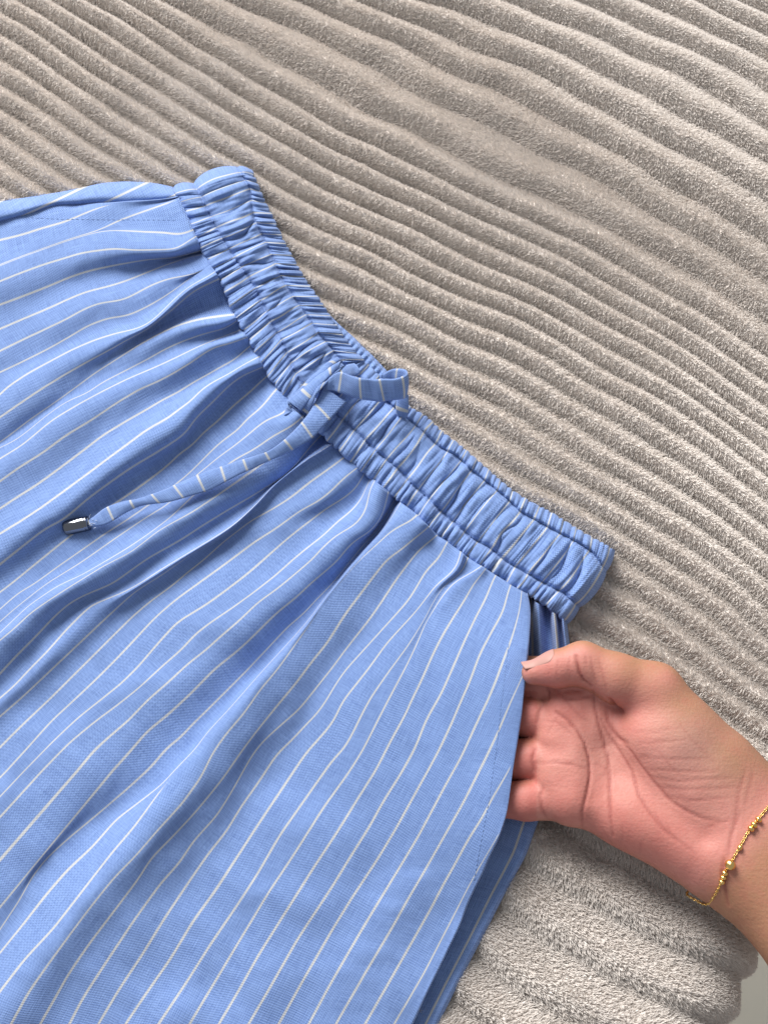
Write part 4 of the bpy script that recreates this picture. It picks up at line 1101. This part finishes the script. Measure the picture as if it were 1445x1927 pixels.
tag(hand, 'bare right hand, palm up, fingers tucked into the pants pocket', 'hand')

# thumb nail
nailm = simple('nail', (0.47, 0.255, 0.22), 0.48, 0, 0.3)
ta_, tb_ = W(1050, 1258, 30), W(1002, 1266, 28)
tax = tb_ - ta_; tl = np.linalg.norm(tax); tax /= tl
upn = np.array([0.10, 0.86, 0.42]); upn -= tax * (upn @ tax); upn /= np.linalg.norm(upn); sdn = np.cross(tax, upn)
hb2 = BVHTree.FromPolygons((HV / 1000).tolist(), HF.tolist())
NA, NB = 26, 22
grid = np.zeros((NA, NB, 3))
for i in range(NA):
    f = i / (NA - 1)
    for j in range(NB):
        g = j / (NB - 1) * 2 - 1
        wid = 0.95 * math.sqrt(max(0.0, 1 - max(0, (0.25 - f) / 0.25) ** 2 * 0.7))
        an = g * wid
        c0 = ta_ + tax * (0.0004 + f * (tl + 0.0034 - 0.0014 * g * g))
        dv = upn * math.cos(an) + sdn * math.sin(an)
        base = ta_ + tax * min(f * (tl + 0.0034), tl * 0.98)
        h = hb2.ray_cast(Vector(base), Vector(dv))
        rad_ = (np.array(h[0]) - base) @ dv if h[0] is not None else 0.006
        rad_ = min(max(rad_, 0.0040), 0.0078)
        grid[i, j] = c0 + dv * (rad_ + 0.00025 * (1 - 0.55 * abs(g) ** 3))
grid = gsmooth(gsmooth(grid, 1.2, 0), 1.2, 1)
inner = grid - np.array([upn]) * 0.0003
nv_ = np.concatenate([grid.reshape(-1, 3), inner.reshape(-1, 3)])
nf_ = np.concatenate([grid_faces(NA, NB), grid_faces(NA, NB, NA * NB)[:, ::-1]])
bnd = [(i, 0) for i in range(NA)] + [(NA - 1, j) for j in range(1, NB)] + [(i, NB - 1) for i in range(NA - 2, -1, -1)] + [(0, j) for j in range(NB - 2, 0, -1)]
bi = [i * NB + j for i, j in bnd]
sf = [[bi[k], bi[(k + 1) % len(bi)], bi[(k + 1) % len(bi)] + NA * NB, bi[k] + NA * NB] for k in range(len(bi))]
make_mesh('nail', nv_, np.concatenate([nf_, np.array(sf)]), nailm.m, hand)

# ------------------------------------------------------------------ bracelet
gold = simple('gold', (0.83, 0.56, 0.20), 0.26, 1.0)
gold.bump(gold.noise(gold.new('ShaderNodeNewGeometry').outputs['Position'], 2500.0, 2), 0.35, 0.0002)
bp = T('P', (1640,700),(1560,830),(1500,905),(1445,975),(1400,1030),(1350,1090),(1320,1142),(1295,1190),(1265,1240),(1245,1272),(1225,1312),(1208,1352),(1192,1392),(1172,1424))
bq = resample(np.array(bp), 90)
path = []
for x, y in bq:
    h = hb2.ray_cast(Vector(CAM), ray_px(x, y))
    if h[0] is not None: path.append(np.array(h[0]) + np.array(h[1]) * 0.00055)
path = np.array(path)
low = T('P', (1160,1436),(1140,1440),(1118,1428),(1090,1412),(1065,1398),(1045,1386))
path2 = np.array([W(x, y, z) for (x, y), z in zip([(x - 5, y + 10) for x, y in low], (19, 17, 15, 14, 13, 11))])
back = np.array([W(1310, 1660, 3), W(1340, 1630, -1.5), W(1400, 1570, -2), W(1450, 1500, 0), W(1478, 1450, 8)])
path = gsmooth(resample(np.concatenate([path, path2, back]), 420), 3.0)
bracelet = empty('bracelet', tuple(path[0]))
tag(bracelet, 'thin gold chain bracelet with small beads around the wrist', 'bracelet')
bpy.context.view_layer.update()
BINV = bracelet.matrix_world.inverted()
def bchild(o): o.parent = bracelet; o.matrix_parent_inverse = BINV; return o
# links: little oval rings, alternately turned
Lp = arclen(path); pitch = 0.0009
nl = int(Lp[-1] / pitch)
cen = np.stack([np.interp(np.arange(nl) * pitch, Lp, path[:, k]) for k in range(3)], 1)
tg = np.gradient(cen, axis=0); tg /= np.linalg.norm(tg, axis=1, keepdims=True)
loops_V, loops_F, off = [], [], 0
a1_ = np.linspace(0, 2 * math.pi, 10, endpoint=False); a2_ = np.linspace(0, 2 * math.pi, 5, endpoint=False)
for i in range(nl):
    t_ = tg[i]; s_ = np.cross(t_, [0.2, 0.3, 0.9]); s_ /= np.linalg.norm(s_); b_ = np.cross(s_, t_)
    r_ = 0.6 if i % 2 else -0.6
    s2, b2 = math.cos(r_) * s_ + math.sin(r_) * b_, -math.sin(r_) * s_ + math.cos(r_) * b_
    c_ = cen[i] + 0.00066 * np.cos(a1_)[:, None] * t_ + 0.00040 * np.sin(a1_)[:, None] * s2
    rd = np.cos(a1_)[:, None] * t_ + np.sin(a1_)[:, None] * s2
    v = c_[:, None, :] + 0.00018 * (np.cos(a2_)[None, :, None] * rd[:, None, :] + np.sin(a2_)[None, :, None] * b2)
    loops_V.append(v.reshape(-1, 3))
    f = grid_faces(11, 5, 0, True) % 50
    loops_F.append(f + off); off += 50
bchild(make_mesh('chain', np.concatenate(loops_V), np.concatenate(loops_F), gold.m))
# beads
def bead_mesh(r, ribs, sq):
    nu_, nv2 = 28, 15
    th = np.linspace(0, 2 * math.pi, nu_, endpoint=False); phb = np.linspace(-math.pi / 2, math.pi / 2, nv2)
    V = np.array([[[r * sq * math.sin(p), r * math.cos(p) * (1 + ribs * math.cos(9 * a_)) * math.cos(a_), r * math.cos(p) * (1 + ribs * math.cos(9 * a_)) * math.sin(a_)] for a_ in th] for p in phb])
    return V.reshape(-1, 3), grid_faces(nv2, nu_, 0, True)
def bead_at(x, y, r, ribs, sq):
    p = W(x, y, 30); d = np.hypot(*(np.array(to_px(cen)) - np.array([[x], [y]])))
    k = int(np.argmin(d)); c_ = cen[k].copy() + np.array([0, -0.1, 0.5]) * r
    V, Fb = bead_mesh(r, ribs, sq)
    t_ = tg[k]; s_ = np.cross(t_, [0, 0, 1.0]); s_ /= np.linalg.norm(s_); b_ = np.cross(s_, t_)
    M = np.stack([t_, s_, b_], 0)
    bchild(make_mesh('bead', V @ M + c_, Fb, gold.m))
for (x, y), r, rb, sq in zip(T('P', (1392,1042),(1374,1064),(1356,1086),(1300,1182),(1248,1266),(1228,1308),(1219,1330),(1211,1352)), (0.0013,0.0013,0.0013,0.0009,0.0019,0.0012,0.0012,0.0012), (0.03,.03,.03,.02,.05,.03,.03,.03), (.75,.75,.75,1.3,1.0,.75,.75,.75)):
    bead_at(x, y, r, rb, sq)
